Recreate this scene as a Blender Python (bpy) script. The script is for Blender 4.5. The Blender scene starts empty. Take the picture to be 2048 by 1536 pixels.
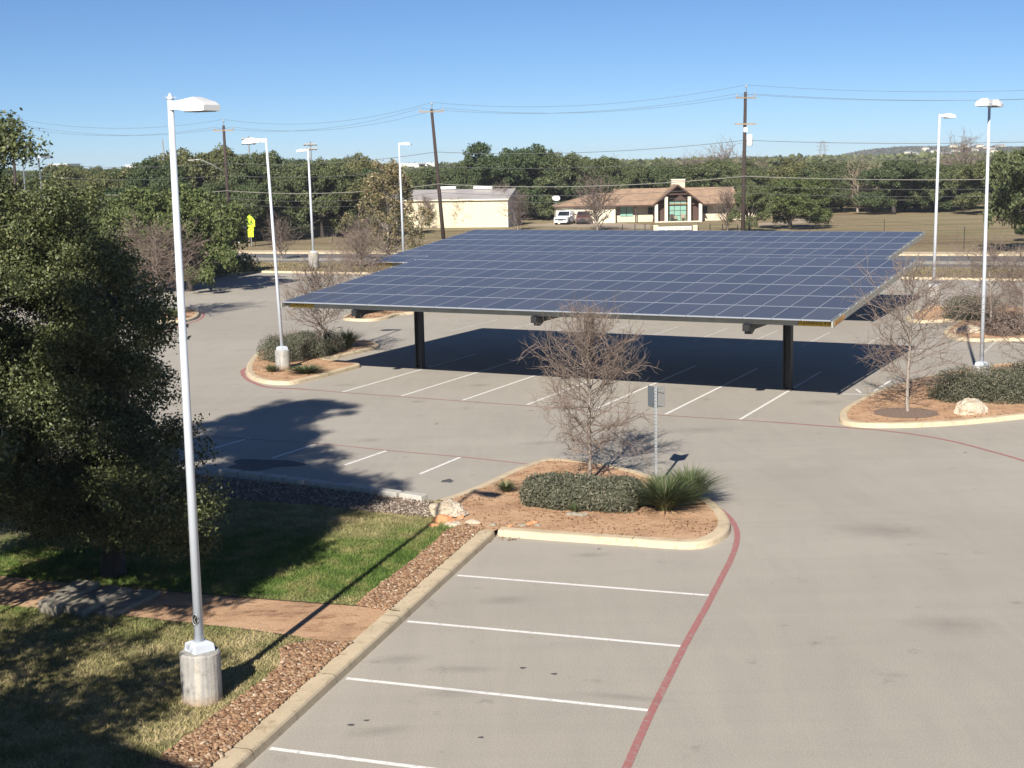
import bpy, math, random
import numpy as np
from mathutils import Vector, Matrix, geometry
from mathutils import noise as mnoise
rnd = random.Random(7)
PI = math.pi
sc = bpy.context.scene
col = sc.collection
# ------------------------------------------------------------------ camera
W0, H0, F0 = 2048.0, 1536.0, 2900.0
PITCH = math.atan(446 / F0); ROLL = math.radians(-1.1); CAMH = 8.3
_f = Vector((0, math.cos(PITCH), -math.sin(PITCH))); _r = Vector((1, 0, 0)); _u = _r.cross(_f)
CR = math.cos(ROLL) * _r + math.sin(ROLL) * _u
CU = -math.sin(ROLL) * _r + math.cos(ROLL) * _u
cam = bpy.data.objects.new('camera', bpy.data.cameras.new('camera')); col.objects.link(cam)
M = Matrix((CR, CU, -_f)).transposed().to_4x4(); M.translation = (0, 0, CAMH); cam.matrix_world = M
cam.data.sensor_width = 36; cam.data.lens = F0 / W0 * 36; cam.data.clip_end = 9000; cam.data.clip_start = .2
sc.camera = cam
def G(x, y, z=0.0):            # surveyed photo point -> point on the level z
    d = _f + CR * ((x - W0 / 2) / F0) - CU * ((y - H0 / 2) / F0)
    t = (z - CAMH) / d.z
    return Vector((d.x * t, d.y * t, z))
def GD(x, y, Y):               # point at distance Y
    d = _f + CR * ((x - W0 / 2) / F0) - CU * ((y - H0 / 2) / F0)
    t = Y / d.y
    return Vector((d.x * t, Y, CAMH + d.z * t))
# ------------------------------------------------------------------ light
SUN_EL, SUN_AZ = math.radians(32), math.radians(15.5 + 180)
w = bpy.data.worlds.new('World'); sc.world = w; w.use_nodes = True
nt = w.node_tree; bg = nt.nodes['Background']
sky = nt.nodes.new('ShaderNodeTexSky'); sky.sky_type = 'NISHITA'; sky.sun_disc = False
sky.sun_elevation = SUN_EL; sky.sun_rotation = SUN_AZ; sky.altitude = 0; sky.air_density = .58; sky.dust_density = 0.0; sky.ozone_density = 7.0
nt.links.new(sky.outputs[0], bg.inputs[0]); bg.inputs[1].default_value = 0.059
sun = bpy.data.objects.new('sun', bpy.data.lights.new('sun', 'SUN')); col.objects.link(sun)
sun.data.energy = 5.0; sun.data.angle = math.radians(.53); sun.data.color = (1, .945, .86)
sd = Vector((math.sin(SUN_AZ) * math.cos(SUN_EL), math.cos(SUN_AZ) * math.cos(SUN_EL), math.sin(SUN_EL)))
sun.rotation_euler = sd.to_track_quat('Z', 'Y').to_euler()
sc.view_settings.view_transform = 'Standard'; sc.view_settings.look = 'None'; sc.view_settings.exposure = 0.66; sc.view_settings.gamma = 1
# ------------------------------------------------------------------ materials
def new_mat(name):
    m = bpy.data.materials.new(name); m.use_nodes = True
    return m, m.node_tree, m.node_tree.nodes['Principled BSDF']
def rgb(c): return (c[0], c[1], c[2], 1)
def simple(name, c, rough=.6, metal=0, spec=.5, bump=0, bscale=40, var=0, vscale=6):
    m, t, b = new_mat(name); b.inputs['Base Color'].default_value = rgb(c); b.inputs['Roughness'].default_value = rough
    b.inputs['Metallic'].default_value = metal; b.inputs['Specular IOR Level'].default_value = spec
    N = t.nodes; L = t.links
    if var or bump:
        tc = N.new('ShaderNodeTexCoord')
    if var:
        n = N.new('ShaderNodeTexNoise'); n.inputs['Scale'].default_value = vscale; n.inputs['Detail'].default_value = 6; L.new(tc.outputs['Object'], n.inputs['Vector'])
        r = N.new('ShaderNodeValToRGB'); L.new(n.outputs['Fac'], r.inputs[0])
        r.color_ramp.elements[0].position = .3; r.color_ramp.elements[1].position = .7
        r.color_ramp.elements[0].color = rgb([x * (1 - var) for x in c]); r.color_ramp.elements[1].color = rgb([min(1, x * (1 + var)) for x in c])
        L.new(r.outputs[0], b.inputs['Base Color'])
    if bump:
        n = N.new('ShaderNodeTexNoise'); n.inputs['Scale'].default_value = bscale; n.inputs['Detail'].default_value = 5; L.new(tc.outputs['Object'], n.inputs['Vector'])
        bp = N.new('ShaderNodeBump'); bp.inputs['Strength'].default_value = bump; bp.inputs['Distance'].default_value = .02; L.new(n.outputs['Fac'], bp.inputs['Height']); L.new(bp.outputs[0], b.inputs['Normal'])
    return m
def ramp(t, fac, stops):
    r = t.nodes.new('ShaderNodeValToRGB'); t.links.new(fac, r.inputs[0])
    e = r.color_ramp.elements
    while len(e) > 1: e.remove(e[-1])
    e[0].position = stops[0][0]; e[0].color = rgb(stops[0][1])
    for p, c in stops[1:]:
        k = e.new(p); k.color = rgb(c)
    return r.outputs[0]
def noise(t, vec, scale, detail=5, rough=.55, dist=0):
    n = t.nodes.new('ShaderNodeTexNoise'); n.inputs['Scale'].default_value = scale; n.inputs['Detail'].default_value = detail
    n.inputs['Roughness'].default_value = rough; n.inputs['Distortion'].default_value = dist; t.links.new(vec, n.inputs['Vector']); return n.outputs['Fac']
def mix(t, fac, a, b, mode='MIX'):
    m = t.nodes.new('ShaderNodeMix'); m.data_type = 'RGBA'; m.blend_type = mode
    for s, v in ((m.inputs[0], fac), (m.inputs[6], a), (m.inputs[7], b)):
        if isinstance(v, (int, float)): s.default_value = v
        elif isinstance(v, (tuple, list)): s.default_value = rgb(v)
        else: t.links.new(v, s)
    return m.outputs[2]
def pos(t): return t.nodes.new('ShaderNodeNewGeometry').outputs['Position']
def mapping(t, vec, scale=(1, 1, 1), rot=(0, 0, 0)):
    m = t.nodes.new('ShaderNodeMapping'); m.inputs['Scale'].default_value = scale; m.inputs['Rotation'].default_value = rot; t.links.new(vec, m.inputs['Vector']); return m.outputs[0]
def add_bump(t, b, h, strength, dist):
    bp = t.nodes.new('ShaderNodeBump'); bp.inputs['Strength'].default_value = strength; bp.inputs['Distance'].default_value = dist; t.links.new(h, bp.inputs['Height']); t.links.new(bp.outputs[0], b.inputs['Normal'])

def asphalt_mat():
    m, t, b = new_mat('asphalt'); p = pos(t)
    big = ramp(t, noise(t, p, .09, 4, .6, .6), [(.3, (.375, .34, .29)), (.7, (.44, .402, .345))])
    st = ramp(t, noise(t, mapping(t, p, (.09, 1.3, 1), (0, 0, .25)), 1.0, 7, .65, 1.2), [(.3, (.955, .955, .957)), (.5, (.995, .995, .995)), (.72, (1.02, 1.02, 1.015))])
    st2 = ramp(t, noise(t, mapping(t, p, (.7, .12, 1), (0, 0, -.45)), 1.6, 6, .6, 1.5), [(.35, (.965, .965, .967)), (.6, (1.015, 1.015, 1.01))])
    fine = ramp(t, noise(t, p, 38, 3, .8), [(.3, (.76, .76, .76)), (.5, (.98, .98, .98)), (.72, (1.28, 1.26, 1.22))])
    spots = ramp(t, noise(t, p, 1.1, 6, .7), [(.30, (.74, .73, .73)), (.38, (.97, .97, .97)), (1, (1, 1, 1))])
    c = mix(t, 1, mix(t, 1, mix(t, 1, mix(t, 1, big, st, 'MULTIPLY'), st2, 'MULTIPLY'), fine, 'MULTIPLY'), spots, 'MULTIPLY')
    t.links.new(c, b.inputs['Base Color']); b.inputs['Roughness'].default_value = .85; b.inputs['Specular IOR Level'].default_value = .25
    add_bump(t, b, noise(t, p, 45, 3, .7), .35, .01)
    return m
def road_mat():
    m, t, b = new_mat('road_asphalt'); p = pos(t)
    c = mix(t, 1, ramp(t, noise(t, mapping(t, p, (.04, 1.2, 1)), 1, 4), [(.3, (.135, .13, .128)), (.7, (.17, .165, .16))]), ramp(t, noise(t, p, 30, 3, .8), [(.3, (.85, .85, .85)), (.7, (1.1, 1.1, 1.1))]), 'MULTIPLY')
    t.links.new(c, b.inputs['Base Color']); b.inputs['Roughness'].default_value = .8; return m
def concrete_mat(name, c, joint=0):
    m, t, b = new_mat(name); p = pos(t)
    a = ramp(t, noise(t, p, 1.3, 7, .65), [(.25, [x * .78 for x in c]), (.55, c), (.8, [min(1, x * 1.1) for x in c])])
    f = ramp(t, noise(t, p, 30, 4, .8), [(.3, (.86, .86, .86)), (.6, (1.03, 1.03, 1.03))])
    g = ramp(t, noise(t, p, 5, 6, .7), [(.33, (.72, .68, .64)), (.45, (1, 1, 1))])
    cc = mix(t, 1, mix(t, 1, a, f, 'MULTIPLY'), g, 'MULTIPLY')
    t.links.new(cc, b.inputs['Base Color']); b.inputs['Roughness'].default_value = .85; b.inputs['Specular IOR Level'].default_value = .25
    add_bump(t, b, noise(t, p, 35, 4, .7), .3, .01); return m
def pole_base_mat():
    m, t, b = new_mat('weathered_pole_base'); tc = t.nodes.new('ShaderNodeTexCoord'); o = tc.outputs['Object']
    a = ramp(t, noise(t, mapping(t, o, (5, 5, .5)), 2.2, 6, .65), [(.3, (.27, .26, .245)), (.5, (.36, .345, .32)), (.68, (.50, .46, .39))])
    f = ramp(t, noise(t, o, 9, 6, .75), [(.32, (.7, .68, .64)), (.5, (1, 1, 1))])
    sx = t.nodes.new('ShaderNodeSeparateXYZ'); t.links.new(o, sx.inputs[0])
    low = ramp(t, sx.outputs[2], [(.02, (.86, .66, .5)), (.22, (1, 1, 1)), (.93, (1, 1, 1)), (1, (1.1, 1.05, .95))])
    t.links.new(mix(t, 1, mix(t, 1, a, f, 'MULTIPLY'), low, 'MULTIPLY'), b.inputs['Base Color']); b.inputs['Roughness'].default_value = .85
    add_bump(t, b, noise(t, o, 14, 5, .7), .4, .02); return m
def paint_mat(name, c, wear=.5):
    m, t, b = new_mat(name); p = pos(t)
    k = ramp(t, noise(t, p, 9, 7, .75), [(wear - .12, (.33, .305, .265)), (wear + .03, c)])
    t.links.new(k, b.inputs['Base Color']); b.inputs['Roughness'].default_value = .8; return m
def soil_mat():
    m, t, b = new_mat('orange_soil'); p = pos(t)
    a = ramp(t, noise(t, p, .9, 6, .65), [(.28, (.38, .235, .15)), (.5, (.58, .365, .22)), (.75, (.66, .445, .29))])
    f = ramp(t, noise(t, p, 22, 5, .8), [(.3, (.72, .7, .68)), (.6, (1.08, 1.08, 1.08))])
    g = ramp(t, noise(t, mapping(t, p, (1, 2.5, 1)), 2.6, 6, .7), [(.36, (.62, .56, .5)), (.47, (1, 1, 1))])
    t.links.new(mix(t, 1, mix(t, 1, a, f, 'MULTIPLY'), g, 'MULTIPLY'), b.inputs['Base Color']); b.inputs['Roughness'].default_value = .95; b.inputs['Specular IOR Level'].default_value = .1
    add_bump(t, b, noise(t, p, 12, 7, .75), .8, .04); return m
def lawn_colour(t, p, k=1.0):
    # green where watered (beyond about 25 m, right of the oak), dry straw-olive elsewhere
    sx = t.nodes.new('ShaderNodeSeparateXYZ'); t.links.new(p, sx.inputs[0])
    n1 = noise(t, p, .55, 5, .6)
    ad = t.nodes.new('ShaderNodeMath'); ad.operation = 'MULTIPLY_ADD'; t.links.new(n1, ad.inputs[0]); ad.inputs[1].default_value = 5.5; t.links.new(sx.outputs[1], ad.inputs[2])
    mr = t.nodes.new('ShaderNodeMapRange'); t.links.new(ad.outputs[0], mr.inputs[0]); mr.inputs[1].default_value = 27.2; mr.inputs[2].default_value = 29.6
    mr2 = t.nodes.new('ShaderNodeMapRange'); t.links.new(ad.outputs[0], mr2.inputs[0]); mr2.inputs[1].default_value = 33.6; mr2.inputs[2].default_value = 35.5; mr2.inputs[3].default_value = 1; mr2.inputs[4].default_value = 0
    gm = t.nodes.new('ShaderNodeMath'); gm.operation = 'MULTIPLY'; t.links.new(mr.outputs[0], gm.inputs[0]); t.links.new(mr2.outputs[0], gm.inputs[1])
    dry = ramp(t, noise(t, p, 1.6, 7, .75), [(.25, (.15 * k, .155 * k, .065 * k)), (.46, (.28 * k, .26 * k, .125 * k)), (.57, (.42 * k, .36 * k, .20 * k)), (.75, (.56 * k, .47 * k, .30 * k))])
    grn = ramp(t, noise(t, p, 1.3, 7, .7), [(.3, (.07 * k, .125 * k, .028 * k)), (.48, (.13 * k, .195 * k, .05 * k)), (.60, (.25 * k, .25 * k, .10 * k)), (.8, (.42 * k, .37 * k, .18 * k))])
    return mix(t, gm.outputs[0], dry, grn)
def lawn_mat():
    m, t, b = new_mat('lawn_turf'); p = pos(t)
    c = mix(t, 1, lawn_colour(t, p, .85), ramp(t, noise(t, p, 28, 4, .8), [(.3, (.55, .55, .5)), (.6, (1.12, 1.12, 1.1))]), 'MULTIPLY')
    t.links.new(c, b.inputs['Base Color']); b.inputs['Roughness'].default_value = .95; b.inputs['Specular IOR Level'].default_value = .1
    add_bump(t, b, noise(t, p, 30, 4, .8), .9, .04); return m
def leafy(name, fn, trans=.25, rough=.55, spec=.35):
    m, t, b = new_mat(name)
    c = fn(t); t.links.new(c, b.inputs['Base Color']); b.inputs['Roughness'].default_value = rough; b.inputs['Specular IOR Level'].default_value = spec
    if trans:
        tr = t.nodes.new('ShaderNodeBsdfTranslucent'); t.links.new(c, tr.inputs[0]); mx = t.nodes.new('ShaderNodeMixShader'); mx.inputs[0].default_value = trans
        t.links.new(b.outputs[0], mx.inputs[1]); t.links.new(tr.outputs[0], mx.inputs[2]); t.links.new(mx.outputs[0], t.nodes['Material Output'].inputs[0])
    return m
def island(t): return t.nodes.new('ShaderNodeNewGeometry').outputs['Random Per Island']
def objrand(t): return t.nodes.new('ShaderNodeObjectInfo').outputs['Random']
def leaf_fn(stops, tint=None):
    def f(t):
        c = ramp(t, island(t), stops)
        if tint: c = mix(t, 1, c, ramp(t, objrand(t), tint), 'MULTIPLY')
        return c
    return f
def field_mat():
    m, t, b = new_mat('field_grass'); p = pos(t)
    a = ramp(t, noise(t, mapping(t, p, (.35, 1.0, 1)), .11, 7, .65, .5), [(.28, (.24, .175, .11)), (.45, (.34, .265, .17)), (.6, (.37, .31, .19)), (.75, (.46, .39, .26))])
    g = ramp(t, noise(t, mapping(t, p, (.25, 1.4, 1)), .2, 5, .6), [(.5, (1, 1, 1)), (.66, (.68, .80, .58))])
    f = ramp(t, noise(t, p, 3.5, 6, .8), [(.3, (.66, .64, .6)), (.65, (1.12, 1.12, 1.1))])
    t.links.new(mix(t, 1, mix(t, 1, a, g, 'MULTIPLY'), f, 'MULTIPLY'), b.inputs['Base Color']); b.inputs['Roughness'].default_value = 1; b.inputs['Specular IOR Level'].default_value = .05
    add_bump(t, b, noise(t, p, 4, 6, .8), 1, .15); return m
def stone_mat(name, stops, pit=.5):
    m, t, b = new_mat(name); tc = t.nodes.new('ShaderNodeTexCoord'); o = tc.outputs['Object']
    a = ramp(t, noise(t, o, 3.2, 8, .7), stops)
    v = t.nodes.new('ShaderNodeTexVoronoi'); v.inputs['Scale'].default_value = 11; t.links.new(o, v.inputs['Vector'])
    k = ramp(t, v.outputs['Distance'], [(.08, (.35, .27, .2)), (.22, (1, 1, 1))])
    t.links.new(mix(t, pit, a, mix(t, 1, a, k, 'MULTIPLY')), b.inputs['Base Color']); b.inputs['Roughness'].default_value = .9; b.inputs['Specular IOR Level'].default_value = .2
    add_bump(t, b, noise(t, o, 9, 8, .75), .8, .05); return m
def wood_mat(name, c):
    m, t, b = new_mat(name); tc = t.nodes.new('ShaderNodeTexCoord')
    a = ramp(t, noise(t, mapping(t, tc.outputs['Object'], (9, 9, .7)), 2, 6, .7), [(.3, [x * .6 for x in c]), (.7, [x * 1.35 for x in c])])
    t.links.new(a, b.inputs['Base Color']); b.inputs['Roughness'].default_value = .9; return m
def shingle_mat():
    m, t, b = new_mat('tan_shingles'); p = pos(t)
    br = t.nodes.new('ShaderNodeTexBrick'); br.inputs['Scale'].default_value = 1; br.inputs['Brick Width'].default_value = .6; br.inputs['Row Height'].default_value = .3; br.inputs['Mortar Size'].default_value = .012
    br.inputs['Color1'].default_value = rgb((.37, .255, .17)); br.inputs['Color2'].default_value = rgb((.29, .195, .13)); br.inputs['Mortar'].default_value = rgb((.2, .13, .08))
    sx = t.nodes.new('ShaderNodeSeparateXYZ'); t.links.new(p, sx.inputs[0]); ad = t.nodes.new('ShaderNodeMath'); ad.operation = 'ADD'; t.links.new(sx.outputs[1], ad.inputs[0]); t.links.new(sx.outputs[2], ad.inputs[1])
    cb = t.nodes.new('ShaderNodeCombineXYZ'); t.links.new(sx.outputs[0], cb.inputs[0]); t.links.new(ad.outputs[0], cb.inputs[1]); t.links.new(cb.outputs[0], br.inputs['Vector'])
    t.links.new(mix(t, 1, br.outputs['Color'], ramp(t, noise(t, p, .8, 6, .7), [(.3, (.82, .82, .82)), (.7, (1.15, 1.12, 1.1))]), 'MULTIPLY'), b.inputs['Base Color']); b.inputs['Roughness'].default_value = .9; return m
def ashlar_mat():
    m, t, b = new_mat('limestone_courses'); tc = t.nodes.new('ShaderNodeTexCoord'); o = tc.outputs['Object']
    sx = t.nodes.new('ShaderNodeSeparateXYZ'); t.links.new(o, sx.inputs[0]); ad = t.nodes.new('ShaderNodeMath'); ad.operation = 'ADD'; t.links.new(sx.outputs[0], ad.inputs[0]); t.links.new(sx.outputs[1], ad.inputs[1])
    cb = t.nodes.new('ShaderNodeCombineXYZ'); t.links.new(ad.outputs[0], cb.inputs[0]); t.links.new(sx.outputs[2], cb.inputs[1])
    br = t.nodes.new('ShaderNodeTexBrick'); br.inputs['Scale'].default_value = 1; br.inputs['Brick Width'].default_value = .5; br.inputs['Row Height'].default_value = .22; br.inputs['Mortar Size'].default_value = .012
    br.inputs['Color1'].default_value = rgb((.70, .60, .45)); br.inputs['Color2'].default_value = rgb((.60, .50, .36)); br.inputs['Mortar'].default_value = rgb((.5, .43, .33)); t.links.new(cb.outputs[0], br.inputs['Vector'])
    t.links.new(br.outputs['Color'], b.inputs['Base Color']); b.inputs['Roughness'].default_value = .9; return m
def siding_mat():
    m, t, b = new_mat('cream_ribbed_metal'); tc = t.nodes.new('ShaderNodeTexCoord'); o = tc.outputs['Object']
    wv = t.nodes.new('ShaderNodeTexWave'); wv.wave_type = 'BANDS'; wv.bands_direction = 'X'; wv.inputs['Scale'].default_value = .8; t.links.new(o, wv.inputs['Vector'])
    c = mix(t, 1, ramp(t, wv.outputs['Fac'], [(0, (.60, .53, .37)), (.2, (.70, .62, .44)), (1, (.72, .635, .45))]), ramp(t, noise(t, mapping(t, o, (2, 2, .5)), 1, 5), [(.3, (.93, .93, .93)), (.7, (1.03, 1.03, 1.03))]), 'MULTIPLY')
    t.links.new(c, b.inputs['Base Color']); b.inputs['Roughness'].default_value = .5; add_bump(t, b, wv.outputs['Fac'], .6, .05); return m
def cell_mat():
    m, t, b = new_mat('solar_cells'); tc = t.nodes.new('ShaderNodeTexCoord'); o = tc.outputs['Object']
    sx = t.nodes.new('ShaderNodeSeparateXYZ'); t.links.new(o, sx.inputs[0])
    def line(sock, period, width):
        a = t.nodes.new('ShaderNodeMath'); a.operation = 'MULTIPLY'; t.links.new(sock, a.inputs[0]); a.inputs[1].default_value = 1 / period
        f = t.nodes.new('ShaderNodeMath'); f.operation = 'FRACT'; t.links.new(a.outputs[0], f.inputs[0])
        l = t.nodes.new('ShaderNodeMath'); l.operation = 'LESS_THAN'; t.links.new(f.outputs[0], l.inputs[0]); l.inputs[1].default_value = width / period; return l.outputs[0]
    l1 = line(sx.outputs[0], .1585, .012); l2 = line(sx.outputs[1], .1585, .004)
    mm = t.nodes.new('ShaderNodeMath'); mm.operation = 'MAXIMUM'; t.links.new(l1, mm.inputs[0])
    l2m = t.nodes.new('ShaderNodeMath'); l2m.operation = 'MULTIPLY'; t.links.new(l2, l2m.inputs[0]); l2m.inputs[1].default_value = .4; t.links.new(l2m.outputs[0], mm.inputs[1])
    base = ramp(t, objrand(t), [(0, (.068, .060, .052)), (1, (.092, .082, .072))])
    t.links.new(mix(t, mm.outputs[0], base, (.15, .165, .20)), b.inputs['Base Color']); b.inputs['Roughness'].default_value = .3; b.inputs['Specular IOR Level'].default_value = .5
    b.inputs['Coat Weight'].default_value = .3; b.inputs['Coat Roughness'].default_value = .12; return m

MAT = dict(
    asphalt=asphalt_mat(), road=road_mat(), kerb=concrete_mat('kerb_concrete', (.61, .495, .335)), greykerb=concrete_mat('grey_kerb_concrete', (.47, .42, .34)),
    white=paint_mat('white_line_paint', (.80, .78, .74), .435), faded=paint_mat('faded_white_paint', (.60, .57, .52), .47), red=paint_mat('red_line_paint', (.37, .15, .138), .455), redfade=paint_mat('faded_red_paint', (.36, .20, .17), .47),
    soil=soil_mat(), lawn=lawn_mat(), field=field_mat(), polebase=pole_base_mat(),
    lamp=simple('white_powder_coat', (.56, .60, .65), .35, 0, .5, 0, 0, .05, 3), lamphead=simple('lamp_housing', (.70, .70, .68), .4, 0, .5), lens=simple('lamp_lens', (.08, .09, .1), .2),
    dark=simple('dark_steel', (.018, .018, .02), .5), galv=simple('galvanised_fascia', (.36, .36, .31), .5, .25, .5, .1, 20, .12, 2), zinc=simple('galvanised_post', (.42, .44, .45), .45, .6, .5), signback=simple('sign_back_aluminium', (.34, .33, .30), .5, .3),
    signgreen=simple('sign_face_bluegrey', (.11, .13, .15), .5), frame=simple('panel_frame', (.36, .39, .44), .45, .3), cell=cell_mat(), yellow=simple('yellow_sign', (.62, .40, .03), .5, 0, .5, 0, 0, .1, 8), orange=simple('faded_orange_sign', (.50, .27, .08), .6, 0, .5, 0, 0, .35, 9), black=simple('black_paint', (.015, .015, .012), .6),  # signgreen: dark blue-grey of the left sign plate
    lime=simple('fluorescent_yellow_green', (.55, .78, .02), .5), hole=simple('dark_opening', (.01, .01, .01), .9),
    bark=wood_mat('oak_bark', (.055, .045, .038)), greybark=wood_mat('grey_bark', (.28, .24, .20)), twig=wood_mat('twig_bark', (.23, .175, .14)), polewood=wood_mat('creosote_pole', (.05, .034, .028)), paleflank=wood_mat('pale_weathered_wood', (.32, .25, .18)),
    limestone=stone_mat('limestone_boulder', [(.3, (.34, .25, .17)), (.46, (.50, .42, .315)), (.7, (.57, .505, .41))], .95), redrock=stone_mat('orange_rock', [(.3, (.5, .22, .1)), (.6, (.66, .33, .17))], .1), slab=stone_mat('cut_limestone', [(.3, (.24, .215, .17)), (.7, (.40, .36, .29))], .15), block=stone_mat('edging_stone', [(.3, (.42, .40, .36)), (.7, (.60, .57, .50))], .15),
    shingle=shingle_mat(), ashlar=ashlar_mat(), siding=siding_mat(), metalroof=simple('grey_metal_roof', (.40, .37, .35), .45, .1, .5, 0, 0, .06, 1), trim=simple('cream_trim', (.72, .66, .5), .6), shadewall=simple('shaded_ribbed_endwall', (.38, .38, .39), .6, 0, .5, 0, 0, .08, 2),  # shadewall: grey tone puts the shade of the barn's end walls into the colour
    darkwood=simple('dark_brown_timber', (.07, .035, .025), .7), glass=simple('green_tinted_glass', (.22, .40, .33), .15, 0, .6), darkglass=simple('dark_glass', (.015, .02, .025), .1), whitepaint=simple('white_paint', (.78, .78, .76), .5), carwhite=simple('white_car_paint', (.72, .75, .78), .25), carred=simple('maroon_car_paint', (.10, .035, .035), .25), rubber=simple('tyre_rubber', (.02, .02, .02), .8), chrome=simple('chrome', (.6, .6, .62), .2, 1),
    porcelain=simple('grey_insulator', (.35, .35, .34), .3), cable=simple('cable', (.10, .10, .10), .5), palecable=simple('pale_cable', (.22, .21, .18), .5), stain=simple('oil_stain', (.10, .095, .09), .6, 0, .5, 0, 0, .3, 6), patch=simple('asphalt_patch', (.12, .115, .11), .8, 0, .3, 0, 0, .2, 4), mulch=simple('brown_mulch', (.23, .165, .125), .95, 0, .2, .6, 40, .3, 14), seam=simple('dark_edging', (.08, .055, .04), .9),
    duskgrey=simple('shade_side_grey', (.10, .12, .14), .5), buildwall=simple('pale_stone_wall', (.5, .45, .38), .8, 0, .3, .2, 10, .1, 2), greenbox=simple('grey_utility_box', (.36, .38, .36), .5), drive=concrete_mat('pale_gravel_drive', (.42, .34, .25)),  # duskgrey: white far lamps darkened in colour, imitating their shaded side
)
MAT['oakleaf_near'] = leafy('near_oak_leaf', leaf_fn([(0, (.04, .055, .018)), (.5, (.085, .102, .036)), (.8, (.145, .165, .066)), (1, (.25, .255, .13))]), .14, .48, .35)
MAT['oakleaf'] = leafy('live_oak_leaf', leaf_fn([(0, (.065, .082, .038)), (.6, (.105, .122, .056)), (1, (.165, .17, .09))], [(0, (.62, .78, .66)), (.35, (.95, 1, .9)), (.7, (1.15, 1.15, 1)), (1, (1.3, 1.15, .95))]), .15, .6, .25)
MAT['oakleaf_bright'] = leafy('cedar_elm_leaf', leaf_fn([(0, (.07, .095, .03)), (.6, (.115, .145, .048)), (1, (.18, .195, .075))]), .2, .6, .25)
MAT['tanleaf'] = leafy('tan_sycamore_leaf', leaf_fn([(0, (.09, .10, .04)), (.45, (.20, .175, .08)), (.8, (.36, .27, .15)), (1, (.52, .42, .27))]), .25, .6, .3)
MAT['juniper'] = leafy('juniper_needles', leaf_fn([(0, (.06, .068, .045)), (.5, (.115, .12, .078)), (.85, (.18, .175, .12)), (1, (.27, .24, .18))]), .1, .7, .2)
MAT['bladegreen'] = leafy('clump_blades', leaf_fn([(0, (.05, .085, .03)), (.6, (.10, .14, .055)), (1, (.30, .27, .15))]), .2, .5, .3)
MAT['farscrub'] = leafy('hazed_scrub_leaf', leaf_fn([(0, (.07, .08, .055)), (.7, (.11, .115, .085)), (1, (.20, .18, .14))]), .1, .8, .1)  # greyer, paler leaf tones imitate distance haze on the ridge
MAT['scrub'] = leafy('scrub_stems', leaf_fn([(0, (.12, .09, .075)), (.7, (.20, .155, .13)), (1, (.28, .22, .18))]), .1, .8, .1)
MAT['gravel'] = leafy('river_gravel', leaf_fn([(0, (.13, .068, .038)), (.3, (.24, .135, .075)), (.6, (.31, .19, .11)), (.9, (.34, .23, .145)), (.97, (.46, .36, .26)), (1, (.54, .44, .34))]), 0, .8, .3)
MAT['darkgravel'] = leafy('grey_gravel', leaf_fn([(0, (.12, .09, .07)), (.5, (.24, .19, .15)), (1, (.45, .38, .30))]), 0, .8, .3)
def blade_fn(t):
    p = pos(t); return mix(t, 1, lawn_colour(t, p, 1.15), ramp(t, island(t), [(0, (.7, .7, .65)), (1, (1.25, 1.2, 1.15))]), 'MULTIPLY')
MAT['blade'] = leafy('lawn_blades', blade_fn, .2, .8, .15)
def dry_fn(t): return ramp(t, island(t), [(0, (.14, .13, .055)), (.5, (.25, .21, .11)), (1, (.38, .31, .18))])
MAT['dryblade'] = leafy('dry_grass_blades', dry_fn, .2, .8, .15)
# ------------------------------------------------------------------ object helpers
ORG = {}
def tag(o, label=None, cat=None, group=None, kind=None):
    if label: o['label'] = label
    if cat: o['category'] = cat
    if group: o['group'] = group
    if kind: o['kind'] = kind
    return o
def thing(name, loc, label, cat, group=None, rotz=0):
    o = bpy.data.objects.new(name, None); col.objects.link(o); o.location = loc; o.rotation_euler = (0, 0, rotz); o.empty_display_size = .2
    ORG[o.name] = Vector(loc); return tag(o, label, cat, group)
def link(name, me, parent=None, org=Vector((0, 0, 0))):
    o = bpy.data.objects.new(name, me); col.objects.link(o)
    if parent is not None:
        o.parent = parent; ORG[o.name] = ORG[parent.name]
    else:
        o.location = org; ORG[o.name] = Vector(org)
    return o
def np_mesh(name, V, Fc, mat, smooth=False):
    V = np.asarray(V, dtype=np.float32); Fc = np.asarray(Fc, dtype=np.int32); k = Fc.shape[1]
    me = bpy.data.meshes.new(name); me.vertices.add(len(V)); me.vertices.foreach_set('co', V.ravel()); me.loops.add(Fc.size); me.loops.foreach_set('vertex_index', Fc.ravel())
    me.polygons.add(len(Fc)); me.polygons.foreach_set('loop_start', np.arange(0, Fc.size, k, dtype=np.int32)); me.polygons.foreach_set('loop_total', np.full(len(Fc), k, dtype=np.int32))
    if smooth: me.polygons.foreach_set('use_smooth', np.ones(len(Fc), dtype=bool))
    me.materials.append(mat); me.update(calc_edges=True); return me
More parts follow.
